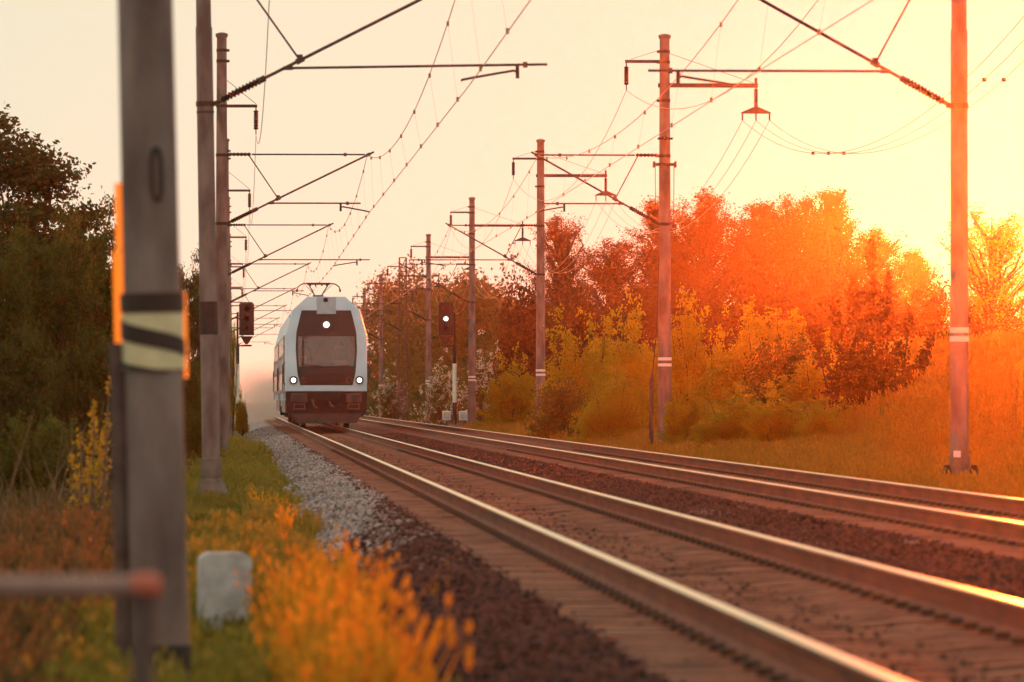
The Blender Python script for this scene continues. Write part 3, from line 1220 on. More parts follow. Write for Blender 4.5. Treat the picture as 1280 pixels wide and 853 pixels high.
def front(name, xl, xr, z0, z1, off, mat, parent, nx_=10, nz=10, thick=0.03, cut=None):
    mb = MB()
    vs_ = []
    for layer in (0, thick):
        for j in range(nz + 1):
            z = z0 + (z1 - z0) * j / nz
            for i in range(nx_ + 1):
                x = xl(z) + (xr(z) - xl(z)) * i / nx_
                vs_.append((x, yf(x, z) + off + layer, z))
    q = (nx_ + 1) * (nz + 1)
    fs = []
    for j in range(nz):
        for i in range(nx_):
            a = j * (nx_ + 1) + i
            fs.append((a, a + 1, a + nx_ + 2, a + nx_ + 1))
            fs.append((q + a, q + a + nx_ + 1, q + a + nx_ + 2, q + a + 1))
    for i in range(nx_):
        fs.append((i, q + i, q + i + 1, i + 1))
        a = nz * (nx_ + 1) + i
        fs.append((a, a + 1, q + a + 1, q + a))
    for j in range(nz):
        a = j * (nx_ + 1)
        fs.append((a, a + nx_ + 1, q + a + nx_ + 1, q + a))
        a += nx_
        fs.append((a, q + a, q + a + nx_ + 1, a + nx_ + 1))
    mb.add(vs_, fs)
    return mb.build(name, mat, parent, smooth=True)


ZS = [1.27, 1.6, 2.0, 2.4, 2.8, 3.2, 3.5, 3.8, 4.05, 4.3, 4.52]
NF = 0.955                                  # nose section a little narrower than the car


def nw(z):
    return bw(z) * 0.985


# car bodies
CAR = 26.2


def car_body(parent, y0, y1, mat_roof):
    mb = MB()
    ring = [(1.36, 0.95), (1.405, 1.3), (1.405, 3.2), (1.17, 4.05), (0.66, 4.50), (0, 4.56)]
    poly = [(x, z) for x, z in ring] + [(-x, z) for x, z in reversed(ring[:-1])]
    mb.prism(poly, 'y', y0, y1)
    return mb.build('car_body', M['shell'], parent)


def side_details(car, y0, y1):
    wsrc = None
    for s in (-1, 1):
        mb = MB()
        mb.box((s * 1.411, (y0 + y1) / 2, 1.62), (0.016, y1 - y0 - 1.0, 0.86))
        mb.build('lower_window_strip', M['side_dark'], car)
        mb = MB()
        mb.box((s * 1.411, (y0 + y1) / 2, 2.84), (0.016, y1 - y0 - 1.0, 0.76))
        mb.build('upper_window_strip', M['side_dark'], car)
        mb = MB()
        mb.box((s * 1.410, (y0 + y1) / 2, 2.26), (0.014, y1 - y0 - 0.4, 0.36))
        mb.build('side_stripe', M['side_blue'], car)
        ny = 11
        for i in range(ny):
            yy = y0 + 3.2 + (y1 - y0 - 6.4) * i / (ny - 1)
            for z, h in ((1.62, 0.62), (2.86, 0.56)):
                if wsrc is None:
                    mb = MB()
                    mb.bevbox((0, 0, 0), (0.02, 1.45, 0.60), 0.008)
                    wsrc = mb.build('window', M['side_glass'], car, loc=(s * 1.424, yy, z))
                else:
                    inst(wsrc, car, (s * 1.424, yy, z), name='window')
        for yy in (y0 + 1.7, y1 - 1.7):
            mb = MB()
            mb.bevbox((s * 1.425, yy, 1.85), (0.03, 1.35, 1.75), 0.01)
            d_ = mb.build('door', M['side_blue'], car)
            mb = MB()
            for q in (-0.34, 0.34):
                mb.box((s * 1.443, yy + q, 2.15), (0.012, 0.46, 0.9))
            mb.build('door_glass', M['side_glass'], d_)
            mb = MB()
            mb.tube([(s * 1.46, yy + 0.8, 1.3), (s * 1.46, yy + 0.8, 2.2)], 0.018, 6)
            mb.build('handrail', M['galv'], d_)
        # skirt
        mb = MB()
        mb.box((s * 1.33, (y0 + y1) / 2, 0.74), (0.05, y1 - y0 - 9.0, 0.46))
        mb.build('skirt', M['side_dark'], car)


def bogie(car, yc):
    b = thing_part('bogie', car, (0, yc, 0))
    mb = MB()
    for s in (-1, 1):
        mb.box((s * 1.02, 0, 0.55), (0.14, 3.2, 0.22))
        mb.box((s * 1.08, 0, 0.50), (0.20, 0.5, 0.40))
    mb.box((0, 0, 0.62), (2.0, 0.4, 0.25))
    mb.build('bogie_frame', M['under'], b)
    for dy in (-1.25, 1.25):
        mb = MB()
        for s in (-1, 1):
            mb.tube([(s * 0.70, dy, 0.462), (s * 0.83, dy, 0.462)], 0.46, 20)
            mb.tube([(s * 0.68, dy, 0.462), (s * 0.705, dy, 0.462)], 0.488, 20)
        mb.tube([(-0.8, dy, 0.462), (0.8, dy, 0.462)], 0.08, 10)
        mb.build('wheelset', M['steel'], b, smooth=True)


c1 = thing_part('control_car', train)
# body of the first car starts behind the cab
mb = MB()
CABY = 2.3
car_body(c1, CABY, CAR, None)
side_details(c1, CABY + 0.3, CAR)
bogie(c1, 4.2)
bogie(c1, CAR - 3.6)
# cab shell: side walls and roof between the front face and the body
mb = MB()
zl = ZS
prof_f = [(nw(z), z) for z in zl]
full = [(-x, z) for x, z in prof_f] + [(x, z) for x, z in reversed(prof_f)]
fr = [(x, yf(x, z) + 0.02, z) for x, z in full]
md = [(math.copysign(bw(z), x), yf(x, z) * 0.55 + 0.55, z) for x, z in full]
bk = [(math.copysign(bw(z), x), CABY, z) for x, z in full]
n = len(full)
fs = []
for a in (0, 1):
    for i in range(n):
        fs.append((a * n + i, a * n + (i + 1) % n, (a + 1) * n + (i + 1) % n, (a + 1) * n + i))
mb.add(fr + md + bk, fs)
mb.build('cab_shell', M['shell'], c1, smooth=True)
# front face
face = thing_part('front_face', c1)
front('front_panel', lambda z: -nw(z), lambda z: nw(z), 1.27, 1.47, 0.0, M['shell'], face, 16, 2)
front('front_panel', lambda z: -nw(z), lambda z: nw(z), 4.05, 4.52, 0.0, M['shell'], face, 16, 8)
front('front_panel', lambda z: -nw(z), lambda z: -mw(z), 1.47, 4.05, 0.0, M['shell'], face, 4, 16)
front('front_panel', lambda z: mw(z), lambda z: nw(z), 1.47, 4.05, 0.0, M['shell'], face, 4, 16)
front('upper_mask', lambda z: -mw(z) + 0.006, lambda z: mw(z) - 0.006, 3.20, 4.045, 0.012, M['mask'], face, 12, 8)
front('lower_mask', lambda z: -mw(z) + 0.006, lambda z: mw(z) - 0.006, 1.475, 2.08, 0.012, M['mask'], face, 12, 8)
front('windscreen', lambda z: -mw(z) + 0.06, lambda z: mw(z) - 0.06, 2.12, 3.16, 0.02, M['glass'], face, 12, 8, thick=0.012)
for s in (-1, 1):
    front('windscreen_frame', (lambda z: -mw(z) + 0.004) if s < 0 else (lambda z: mw(z) - 0.064), (lambda z: -mw(z) + 0.064) if s < 0 else (lambda z: mw(z) - 0.004), 2.08, 3.2, 0.011, M['mask'], face, 2, 8)
front('windscreen_frame', lambda z: -mw(z) + 0.06, lambda z: mw(z) - 0.06, 3.155, 3.205, 0.008, M['lens_dark'], face, 12, 1)
front('windscreen_frame', lambda z: -mw(z) + 0.06, lambda z: mw(z) - 0.06, 2.075, 2.125, 0.008, M['mask'], face, 12, 1)
front('roof_hatch', lambda z: -0.33, lambda z: 0.33, 3.92, 4.50, -0.022, M['hatch'], face, 4, 8, thick=0.02)
# wiper
mb = MB()
mb.tube([(0.05, yf(0, 2.14) - 0.03, 2.10), (-0.85, yf(-0.85, 2.2) - 0.03, 2.19)], 0.012, 6)
mb.tube([(0.05, yf(0, 2.1) - 0.03, 2.10), (0.80, yf(0.8, 2.16) - 0.03, 2.15)], 0.010, 6)
mb.build('wiper', M['under'], face)


def lamp(x, z, r_, lit, name):
    y = yf(x, z)
    mb = MB()
    mb.tube([(x, y - 0.045, z), (x, y + 0.06, z)], r_, 24)
    rim = mb.build(name, M['rim'] if lit else M['plough'], face, smooth=True)
    mb = MB()
    k = 0.58 if lit else 0.6
    mb.tube([(x, y - 0.066, z), (x, y - 0.044, z)], [r_ * k * 0.8, r_ * k], 24)
    mb.build('lens', M['lamp'] if lit else M['lens_dark'], rim, smooth=True)


lamp(0, 3.55, 0.18, True, 'top_headlamp')
lamp(-1.13, 1.645, 0.145, True, 'headlamp')
lamp(1.13, 1.645, 0.145, True, 'headlamp')
lamp(-0.78, 1.645, 0.12, False, 'tail_lamp')
lamp(0.78, 1.645, 0.12, False, 'tail_lamp')
lamp(-0.02, 4.40, 0.085, False, 'horn')
# cab inside
mb = MB()
mb.box((0, CABY - 0.05, 2.6), (2.5, 0.04, 2.6))
mb.box((0, 1.2, 1.5), (2.5, 2.1, 0.06))
mb.build('cab_lining', M['cab'], c1)
mb = MB()
mb.box((0.0, 0.75, 2.12), (1.9, 0.5, 0.20))
mb.box((0.05, 0.62, 2.26), (1.25, 0.25, 0.13))
mb.box((-0.85, 0.75, 2.32), (0.34, 0.4, 0.3))
mb.build('control_desk', M['cab'], c1)
for sx in (-0.72, 0.52):
    mb = MB()
    mb.tube([(sx, 1.5, 2.0), (sx, 1.55, 2.4), (sx, 1.6, 2.72), (sx, 1.62, 2.84)], [0.22, 0.27, 0.24, 0.10], 12)
    mb.tube([(sx, 1.6, 2.80), (sx, 1.62, 2.98)], [0.12, 0.10], 10)
    mb.build('driver_seat', M['seat'], c1, smooth=True)
# buffer beam area
low = thing_part('underframe', c1)
mb = MB()
mb.prism([(-1.38, 0.62), (-1.25, 0.40), (1.25, 0.40), (1.38, 0.62), (1.39, 1.265), (-1.39, 1.265)], 'y', 0.10, 2.2)
mb.build('buffer_beam', M['under'], low)
for s in (-1, 1):
    mb = MB()
    mb.bevbox((s * 0.93, 0.0, 1.04), (0.56, 0.34, 0.30), 0.03)
    mb.tube([(s * 0.93, 0.1, 1.0), (s * 0.93, 0.4, 1.0)], 0.12, 10)
    mb.build('buffer', M['plough'], low)
    mb = MB()
    for zz in (0.82, 0.66):
        mb.box((s * 0.93, 0.02, zz), (0.40, 0.16, 0.035))
    for q in (-0.18, 0.18):
        mb.box((s * 0.93 + q, 0.03, 0.75), (0.035, 0.14, 0.20))
    mb.build('step', M['step'], low)
    mb = MB()
    mb.tube([(s * 1.40, 0.9, 1.5), (s * 1.47, 0.9, 1.55), (s * 1.47, 0.9, 2.2), (s * 1.40, 0.9, 2.25)], 0.018, 6)
    mb.build('cab_handrail', M['galv'], low)
mb = MB()
mb.bevbox((0, 0.0, 1.06), (0.86, 0.2, 0.34), 0.02)
mb.tube([(0.12, -0.25, 1.02), (0.12, 0.1, 1.02)], 0.11, 12)
mb.box((-0.2, -0.12, 1.06), (0.3, 0.1, 0.2))
mb.build('coupler', M['under'], low)
mb = MB()
mb.tube([(0.10, -0.18, 0.92), (0.16, -0.2, 0.78), (0.26, -0.18, 0.74)], 0.03, 8)
mb.tube([(-0.5, -0.05, 1.0), (-0.42, -0.15, 0.75), (-0.3, -0.1, 0.7)], 0.025, 8)
mb.build('brake_hose', M['step'], low, smooth=True)
mb = MB()
mb.prism([(-1.20, 0.46), (1.20, 0.46), (1.02, 0.17), (-1.02, 0.17)], 'y', -0.12, -0.05)
mb.prism([(-1.25, 0.50), (1.25, 0.50), (1.20, 0.455), (-1.20, 0.455)], 'y', -0.13, 0.3)
mb.build('snow_plough', M['plough'], low)
# roof gear and pantograph
mb = MB()
mb.bevbox((0, 14, 4.60), (1.0, 6.0, 0.12), 0.03)
mb.build('roof_box', M['roof'], c1)
pan = thing_part('pantograph', c1, (-0.02, 17.0, 0))
zp = ZC - 0.05
mb = MB()
for q in (-0.15, 0.15):
    mb.tube([(-0.80, q, zp - 0.26), (-0.76, q, zp - 0.13), (-0.62, q, zp - 0.03), (-0.42, q, zp), (0.42, q, zp), (0.62, q, zp - 0.03), (0.76, q, zp - 0.13), (0.80, q, zp - 0.26)], 0.022, 6)
mb.box((0, 0, zp - 0.03), (0.86, 0.34, 0.05))
for s in (-1, 1):
    mb.tube([(s * 0.80, 0, zp - 0.22), (s * 0.80, 0, zp - 0.32)], 0.04, 6)
    for q in (0.12, 0.3):
        mb.box((s * q, 0, zp - 0.07), (0.05, 0.1, 0.06))
mb.build('collector_head', M['steel'], pan)
mb = MB()
for s in (-1, 1):
    mb.tube([(s * 0.36, 0, zp - 0.05), (s * 0.12, 1.0, 4.86)], 0.022, 6)
    mb.tube([(s * 0.50, 0.1, zp - 0.05), (s * 0.10, 1.0, 4.86)], 0.010, 6)
    mb.tube([(s * 0.12, 1.0, 4.86), (s * 0.16, -0.1, 4.72)], 0.028, 6)
mb.tube([(-0.2, 1.0, 4.86), (0.2, 1.0, 4.86)], 0.03, 6)
mb.build('arm', M['steel'], pan)
mb = MB()
mb.box((0, 0, 4.70), (0.5, 0.6, 0.07))
for s in (-1, 1):
    mb.tube([(s * 0.2, -0.2, 4.56), (s * 0.2, -0.2, 4.7)], 0.05, 8)
mb.build('base', M['steel'], pan)

c2 = thing_part('trailer_car', train, (0, CAR + 0.7, 0))
car_body(c2, 0, CAR, None)
side_details(c2, 0, CAR)
bogie(c2, 3.6)
bogie(c2, CAR - 3.6)
mb = MB()
mb.box((0, -0.35, 2.4), (2.2, 0.74, 2.9))
mb.build('gangway', M['under'], c2)

# ------------------------------------------------------------------ signals and trackside things
M['sig'] = plain('signal_housing', (0.012, 0.008, 0.009), 0.55, var=0.2)


def signal(loc, label, lit, side):
    root = thing('railway_signal', loc, label, 'signal', 'railway signals')
    H = -loc[2] + 1.05 + 2.5
    mb = MB()
    zb = CAMZ + (VPY - 434) * loc[1] / FPX - loc[2]
    zt_ = CAMZ + (VPY - 378) * loc[1] / FPX - loc[2]
    hw = 0.335
    xo = -side * 0.40
    mb.tube([(0, 0, 0), (0, 0, (zb) * 0.33)], 0.10, 10)
    mb.tube([(0, 0, zb * 0.80), (0, 0, zb + 0.1)], 0.085, 10)
    post = mb.build('post', M['sig'], root, smooth=True)
    mb = MB()
    mb.tube([(0, 0, zb * 0.33), (0, 0, zb * 0.80)], 0.098, 10)
    mb.build('post_white_band', M['white_paint'], root, smooth=True)
    hgt = (zt_ - zb) * 0.74
    z0 = zt_ - hgt
    mb = MB()
    b = 0.09
    mb.prism([(xo - hw, z0), (xo + hw, z0), (xo + hw, zt_ - b), (xo + hw - b, zt_), (xo - hw + b, zt_), (xo - hw, zt_ - b)], 'y', -0.10, 0.10)
    head = mb.build('signal_head', M['sig'], root)
    mb = MB()
    mb.box((xo, 0.05, z0 + hgt * 0.5), (hw * 2 - 0.1, 0.36, hgt - 0.2))
    mb.build('lamp_case', M['sig'], head)
    for i in range(3):
        z = z0 + hgt * (0.2 + 0.3 * i)
        mb = MB()
        mb.tube([(xo, -0.13, z), (xo, -0.095, z)], 0.105, 16)
        ln = mb.build('lens', M['signal_lit'] if (lit and i == 1) else M['lens_dark'], head)
        mb = MB()
        vs_, fs = [], []
        for j in range(9):
            a = R(-10) + R(200) * j / 8
            for y_, k_ in ((-0.101, 1.0), (-0.36, 0.96)):
                for r_ in (0.135, 0.15):
                    vs_.append((xo + r_ * k_ * math.cos(a), y_, z + r_ * k_ * math.sin(a)))
        for j in range(8):
            q = 4 * j
            fs += [(q, q + 2, q + 6, q + 4), (q + 1, q + 5, q + 7, q + 3), (q + 2, q + 3, q + 7, q + 6)]
        mb.add(vs_, fs)
        mb.build('hood', M['sig'], head)
    mb = MB()
    mb.prism([(xo - hw * 0.85, z0 - 0.04), (xo + hw * 0.85, z0 - 0.04), (xo + 0.06, zb + 0.12), (xo - 0.06, zb + 0.12)], 'y', -0.04, 0.04)
    mb.box((xo, 0, zb + 0.06), (0.46, 0.3, 0.08))
    mb.box((xo * 0.5, 0, zb + 0.05), (abs(xo), 0.1, 0.06))
    mb.box((xo * 0.5, 0.06, zt_ - hgt * 0.5), (abs(xo), 0.06, 0.06))
    mb.build('bracket', M['sig'], root)
    mb = MB()
    mb.tube([(0, 0, zb), (0, 0, zt_ - hgt * 0.3)], 0.05, 8)
    mb.build('upper_post', M['sig'], root, smooth=True)
    mb = MB()
    mb.bevbox((0, 0, 0.1), (0.5, 0.5, 0.3), 0.05)
    mb.build('footing', M['concrete_dark'], root)
    return root


SD = 262.0
signal(((568 - VPX) * SD / FPX, SD, -0.42), 'railway signal with one lit white-green lamp right of the train', True, 1)
SDL = 255.0
signal(((297 - VPX) * SDL / FPX, SDL, -0.44), 'unlit railway signal between the left masts and the train', False, -1)
for (xp, dd, lab) in ((558, 258.0, 'small white trackside cabinet left of the lit signal\'s post'), (579, 257.0, 'small white trackside cabinet right of the lit signal\'s post')):
    X_ = (xp - VPX) * dd / FPX
    root = thing('relay_cabinet', (X_, dd, -0.45), lab, 'cabinet', 'white relay cabinets')
    mb = MB()
    mb.bevbox((0, 0, 0.70), (0.36, 0.30, 0.42), 0.015)
    bx_ = mb.build('box', M['white_paint'], root)
    mb = MB()
    mb.box((0, -0.156, 0.69), (0.30, 0.012, 0.34))
    mb.build('door', M['marker'], bx_)
    mb = MB()
    mb.box((0, 0, 0.26), (0.30 if xp > 570 else 0.08, 0.2, 0.50))
    mb.build('stand', M['conduit'], root)

# whitewashed distance stone
mk = px(280, 690, 36.0)
root = thing('marker_stone', (mk.x, 36.0, -0.50), 'pale whitewashed marker stone with a rounded top in the left grass', 'marker stone')
mb = MB()
hw = 0.165
ht = mk.z + 0.50
pr = [(-hw, -0.2), (hw, -0.2), (hw, ht - 0.05), (hw - 0.02, ht - 0.02), (hw - 0.06, ht), (-hw + 0.06, ht), (-hw + 0.02, ht - 0.02), (-hw, ht - 0.05)]
mb.prism(pr, 'y', -0.09, 0.09)
mb.build('stone', M['marker'], root)
root.rotation_euler = (0, R(0.6), R(6))

# pipe railing close to the camera
RY0 = 12.0
a = px(0, 731, RY0)
b_ = px(192, 733, RY0)
root = thing('pipe_railing', (b_.x, RY0, -0.45), 'blurred brown pipe railing entering at the lower left, in front of the thick mast', 'railing')
mb = MB()
zt_ = b_.z + 0.45
mb.tube([(-1.6, 0, zt_ + 0.004), (-0.02, 0, zt_)], 0.024, 12)
mb.build('top_rail', M['railing'], root, smooth=True)
mb = MB()
mb.tube([(-0.022, 0, 0), (-0.022, 0, zt_)], 0.026, 12)
mb.build('end_post', M['conduit'], root, smooth=True)
mb = MB()
mb.tube([(-1.3, 0, 0), (-1.3, 0, zt_)], 0.024, 12)
mb.build('post', M['conduit'], root, smooth=True)
mb = MB()
mb.tube([(-0.045, 0, zt_), (0.0, 0, zt_), (0.016, 0, zt_)], [0.027, 0.030, 0.018], 14)
mb.build('end_cap', M['railing_cap'], root, smooth=True)

# ------------------------------------------------------------------ vegetation
def leaf_mesh(name, C, size, mat, r_, flat=0.0, aspect=0.55):
    """rhombic leaves at the points C"""
    N = len(C)
    u = r_.normal(size=(N, 3))
    u[:, 2] *= (1 - flat)
    u /= np.linalg.norm(u, axis=1)[:, None]
    t = r_.normal(size=(N, 3))
    v = np.cross(u, t)
    v /= np.linalg.norm(v, axis=1)[:, None] + 1e-9
    s = size * (0.6 + 0.8 * r_.random(N))[:, None]
    V = np.stack([C - u * s / 2, C + v * s * aspect / 2, C + u * s / 2, C - v * s * aspect / 2], 1).reshape(-1, 3)
    me = bpy.data.meshes.new(name)
    me.vertices.add(4 * N)
    me.vertices.foreach_set('co', V.astype(np.float32).ravel())
    me.loops.add(4 * N)
    me.loops.foreach_set('vertex_index', np.arange(4 * N, dtype=np.int32))
    me.polygons.add(N)
    me.polygons.foreach_set('loop_start', np.arange(0, 4 * N, 4, dtype=np.int32))
    me.materials.append(mat)
    me.update(calc_edges=True)
    me.validate()
    return me


def plant_proto(seed, H, Rr, style, mat, leaf, ntips, twigs, per, mat2=None):
    """unit plant: returns (trunk mesh, crown mesh, second crown mesh or None)"""
    r_ = np.random.default_rng(seed)
    wood = MB()
    tips = []
    if style == 'tree':
        th = H * 0.30
        wood.tube([(0, 0, -0.3), (0.03, 0, th * 0.5), (-0.05, 0.04, th), (0.05, 0.0, H * 0.55), (0, 0, H * 0.75)], [0.05 * H * 0.45, 0.016 * H, 0.014 * H, 0.009 * H, 0.003 * H], 8)
    elif style == 'tall':
        wood.tube([(0, 0, -0.3), (0.05, 0, H * 0.3), (-0.04, 0.05, H * 0.65), (0.03, 0, H * 0.97)], [0.018 * H, 0.014 * H, 0.009 * H, 0.002 * H], 8)
    lob = r_.uniform(0, 6.28, 6)
    for i in range(ntips):
        az = r_.uniform(0, 2 * math.pi)
        if style == 'tree':
            el = math.asin(r_.uniform(-0.45, 1))
            k = r_.uniform(0.45, 1.0) ** 0.4 * (1 + 0.08 * math.sin(3 * az + lob[0]) + 0.07 * math.sin(5 * el + lob[1] + 2 * az))
            cz, hz_ = H * 0.58, H * 0.40
            tip = np.array([Rr * k * math.cos(el) * math.cos(az), Rr * k * math.cos(el) * math.sin(az), cz + hz_ * k * math.sin(el)])
            st = np.array([0, 0, H * r_.uniform(0.25, 0.6)])
        elif style == 'tall':
            fz = r_.uniform(0.22, 1.0)
            rad = Rr * math.sqrt(max(0.05, 1 - ((fz - 0.52) / 0.58) ** 2)) * r_.uniform(0.2, 1.0) * (1 + 0.25 * math.sin(2 * az + lob[0]))
            tip = np.array([rad * math.cos(az), rad * math.sin(az), H * fz * r_.uniform(0.90, 1.0)])
            st = np.array([0, 0, max(0.2, tip[2] - rad * 1.3 - 0.4)])
        elif style == 'dome':                   # full rounded crown down to the ground
            el = math.asin(r_.uniform(0.0, 1))
            k = r_.uniform(0.3, 1.0) ** 0.3 * (1 + 0.05 * math.sin(3 * az + lob[0]) + 0.04 * math.sin(5 * el + lob[2] + 4 * az))
            tip = np.array([(Rr - 0.3) * k * math.cos(el) ** 0.75 * math.cos(az), (Rr - 0.3) * k * math.cos(el) ** 0.75 * math.sin(az), (H - 0.35) * k * math.sin(el) ** 0.85])
            st = np.array([0.1 * Rr * math.cos(az), 0.1 * Rr * math.sin(az), 0.0])
        else:                                   # bush
            el = math.asin(r_.uniform(0.02, 1))
            k = r_.uniform(0.5, 1.0) ** 0.5 * (1 + 0.20 * math.sin(3 * az + lob[0]) + 0.16 * math.sin(4 * el + lob[2] + 3 * az))
            tip = np.array([Rr * k * math.cos(el) * math.cos(az), Rr * k * math.cos(el) * math.sin(az), H * k * math.sin(el) * 0.92 + 0.05 * H])
            st = np.array([0.12 * Rr * math.cos(az), 0.12 * Rr * math.sin(az), 0.0])
        mid = (st + tip) / 2 + np.array([0, 0, 0.06 * H]) + r_.normal(size=3) * 0.04 * H
        if i % (2 if style not in ('bush', 'dome') else 3) == 0:
            wood.tube([tuple(st), tuple(mid), tuple(tip)], [(0.008 if style != 'tall' else 0.011) * H, 0.006 * H, 0.0018 * H], 5, cap=False)
        tips.append((st, mid, tip))
    L, L2 = [], []
    for st, mid, tip in tips:
        if style == 'dome':                     # leaf clump with a rounded top, a few shoots standing out of it
            k = twigs * per
            d = r_.normal(size=(k, 3))
            d[:, 2] = np.where(r_.random(k) < 0.7, np.abs(d[:, 2]), d[:, 2])
            d /= np.linalg.norm(d, axis=1)[:, None]
            rb = (0.075 * H) * r_.uniform(0.7, 1.25)
            L.append(tip + d * rb * (r_.random(k) ** 0.45)[:, None] * np.array([1.0, 1.0, 0.8]))
            for q in range(3):
                a_ = tip + d[q] * rb * 0.9
                L.append(a_ + (d[q] + np.array([0, 0, 0.5])) * np.linspace(0, 0.28, 7)[:, None] + r_.normal(size=(7, 3)) * 0.025)
            continue
        for q in range(twigs):
            t = r_.uniform(0.5, 1.0)
            p0 = (1 - t) ** 2 * st + 2 * t * (1 - t) * mid + t * t * tip
            d = r_.normal(size=3)
            d[2] = abs(d[2]) * (1.0 if style != 'tall' else 2.2) + (0.3 if style == 'tall' else 0.0)
            d /= np.linalg.norm(d)
            ln = r_.uniform(0.35, 1.0) * (0.16 * Rr + 0.18)
            if style == 'tall':
                ln *= 1.25
            elif style in ('tree', 'dome'):
                ln *= 0.7
            k = r_.poisson(per)
            tt = r_.random(k)[:, None]
            c = p0 + d * ln * tt + r_.normal(size=(k, 3)) * ((0.05 + 0.025 * Rr) if style not in ('bush', 'dome') else 0.062 if style == 'bush' else 0.10)
            (L2 if mat2 is not None and r_.random() < 0.45 and t > 0.72 else L).append(c)
    C = np.concatenate(L)
    C[:, 2] = np.maximum(C[:, 2], 0.03)
    me = leaf_mesh('crown', C, leaf, mat, r_)
    me2 = None
    if mat2 is not None:
        me2 = leaf_mesh('blossom', np.concatenate(L2), leaf * 0.8, mat2, r_, aspect=0.9)
    o = wood.build('trunk', M['bark'], None, recalc=False)
    wm = o.data
    bpy.data.objects.remove(o)
    return wm, me, me2


PROTO = {
    'dome': (plant_proto(21, 7.0, 2.4, 'dome', M['leaf_dark'], 0.10, 230, 20, 19), 7.0, 2.4),
    'dome_olive': (plant_proto(22, 5.0, 1.7, 'dome', M['leaf_olive'], 0.08, 190, 18, 17), 5.0, 1.7),
    'tall_a': (plant_proto(3, 7.5, 1.5, 'tall', M['leaf_rust'], 0.080, 170, 11, 20), 7.5, 1.5),
    'tall_b': (plant_proto(4, 7.5, 1.9, 'tall', M['leaf_rust'], 0.085, 180, 11, 19), 7.5, 1.9),
    'tall_c': (plant_proto(5, 7.5, 1.7, 'tall', M['leaf_rust'], 0.080, 140, 11, 18), 7.5, 1.7),
    'airy': (plant_proto(6, 6.0, 2.0, 'tall', M['leaf_yellow'], 0.10, 170, 8, 8), 6.0, 2.0),
    'bush_a': (plant_proto(7, 3.4, 1.7, 'bush', M['leaf_yellow'], 0.088, 160, 10, 21), 3.4, 1.7),
    'bush_b': (plant_proto(8, 3.4, 1.7, 'bush', M['leaf_yellow'], 0.098, 150, 10, 20), 3.4, 1.7),
    'bush_c': (plant_proto(9, 3.4, 1.7, 'bush', M['leaf_olive'], 0.092, 150, 10, 19), 3.4, 1.7),
    'bush_dark': (plant_proto(10, 3.4, 1.7, 'dome', M['leaf_dark'], 0.085, 150, 15, 14), 3.4, 1.7),
    'bush_rust': (plant_proto(11, 3.4, 1.7, 'bush', M['leaf_rust'], 0.11, 120, 10, 12), 3.4, 1.7),
    'blossom': (plant_proto(12, 3.4, 1.7, 'bush', M['leaf_olive'], 0.11, 110, 9, 11, M['blossom']), 3.4, 1.7),
}


def plant(kind, X, Y, H, Rr, name, label, cat, group=None, z=None):
    (wm, cm, bm2), H0, R0 = PROTO[kind]
    if z is None:
        z = ground_z(X, Y) - 0.02
    root = thing(name, (X, Y, z), label, cat, group, rz=random.uniform(0, 6.28))
    sx, sz_ = Rr / R0, H / H0
    for nm, me in (('trunk', wm), ('crown', cm), ('blossom', bm2)):
        if me is not None:
            o = bpy.data.objects.new(nm, me)
            COL.objects.link(o)
            o.parent = root
            o.scale = (sx, sx, sz_)
    return root


def plant_px(kind, xp, ytop, hwp, Y, name, label, cat, group=None):
    X = (xp - VPX) * Y / FPX
    z = ground_z(X, Y) - 0.02
    H = CAMZ + (VPY - ytop) * Y / FPX - z
    return plant(kind, X, Y, H, hwp * Y / FPX, name, label, cat, group, z)


ordn = ['first', 'second', 'third', 'fourth', 'fifth', 'sixth', 'seventh', 'eighth', 'ninth', 'tenth', 'eleventh', 'twelfth', 'thirteenth']
# tall russet trees along the top of the right bank, left to right
G = 'tall russet trees behind the right-hand bushes'
tall = [('tall_c', 702, 264, 50, 318), ('tall_b', 765, 304, 62, 330), ('tall_a', 832, 250, 64, 314), ('tall_b', 882, 244, 64, 308), ('tall_a', 945, 252, 68, 316),
        ('tall_b', 992, 250, 68, 306), ('tall_a', 1038, 236, 64, 304), ('tall_c', 1092, 280, 60, 310), ('tall_b', 1145, 316, 58, 300)]
for i, (k, x, y, hw, D) in enumerate(tall):
    plant_px(k, x, y, hw, D, 'tall_tree', '%s from the left of the tall russet trees behind the right-hand bushes' % ordn[i], 'tree', G)
plant_px('airy', 1244, 262, 82, 205, 'airy_tree', 'thin-leaved yellow tree by the sun glow, right of the far right mast', 'tree')
# lower russet trees filling in behind the bushes
G = 'low russet trees between the bushes and the tall trees'
mid = [('bush_rust', 665, 330, 60, 262), ('bush_rust', 730, 345, 62, 236), ('bush_rust', 800, 338, 62, 232), ('bush_rust', 870, 335, 66, 228), ('bush_rust', 940, 332, 66, 225),
       ('bush_rust', 1010, 330, 66, 224), ('bush_rust', 1085, 345, 66, 222), ('bush_rust', 1165, 352, 66, 215), ('bush_rust', 1255, 366, 66, 205)]
for i, (k, x, y, hw, D) in enumerate(mid):
    plant_px(k, x, y, hw, D, 'low_tree', '%s from the left of the low russet trees crowding below the tall ones' % ordn[i], 'tree', G)
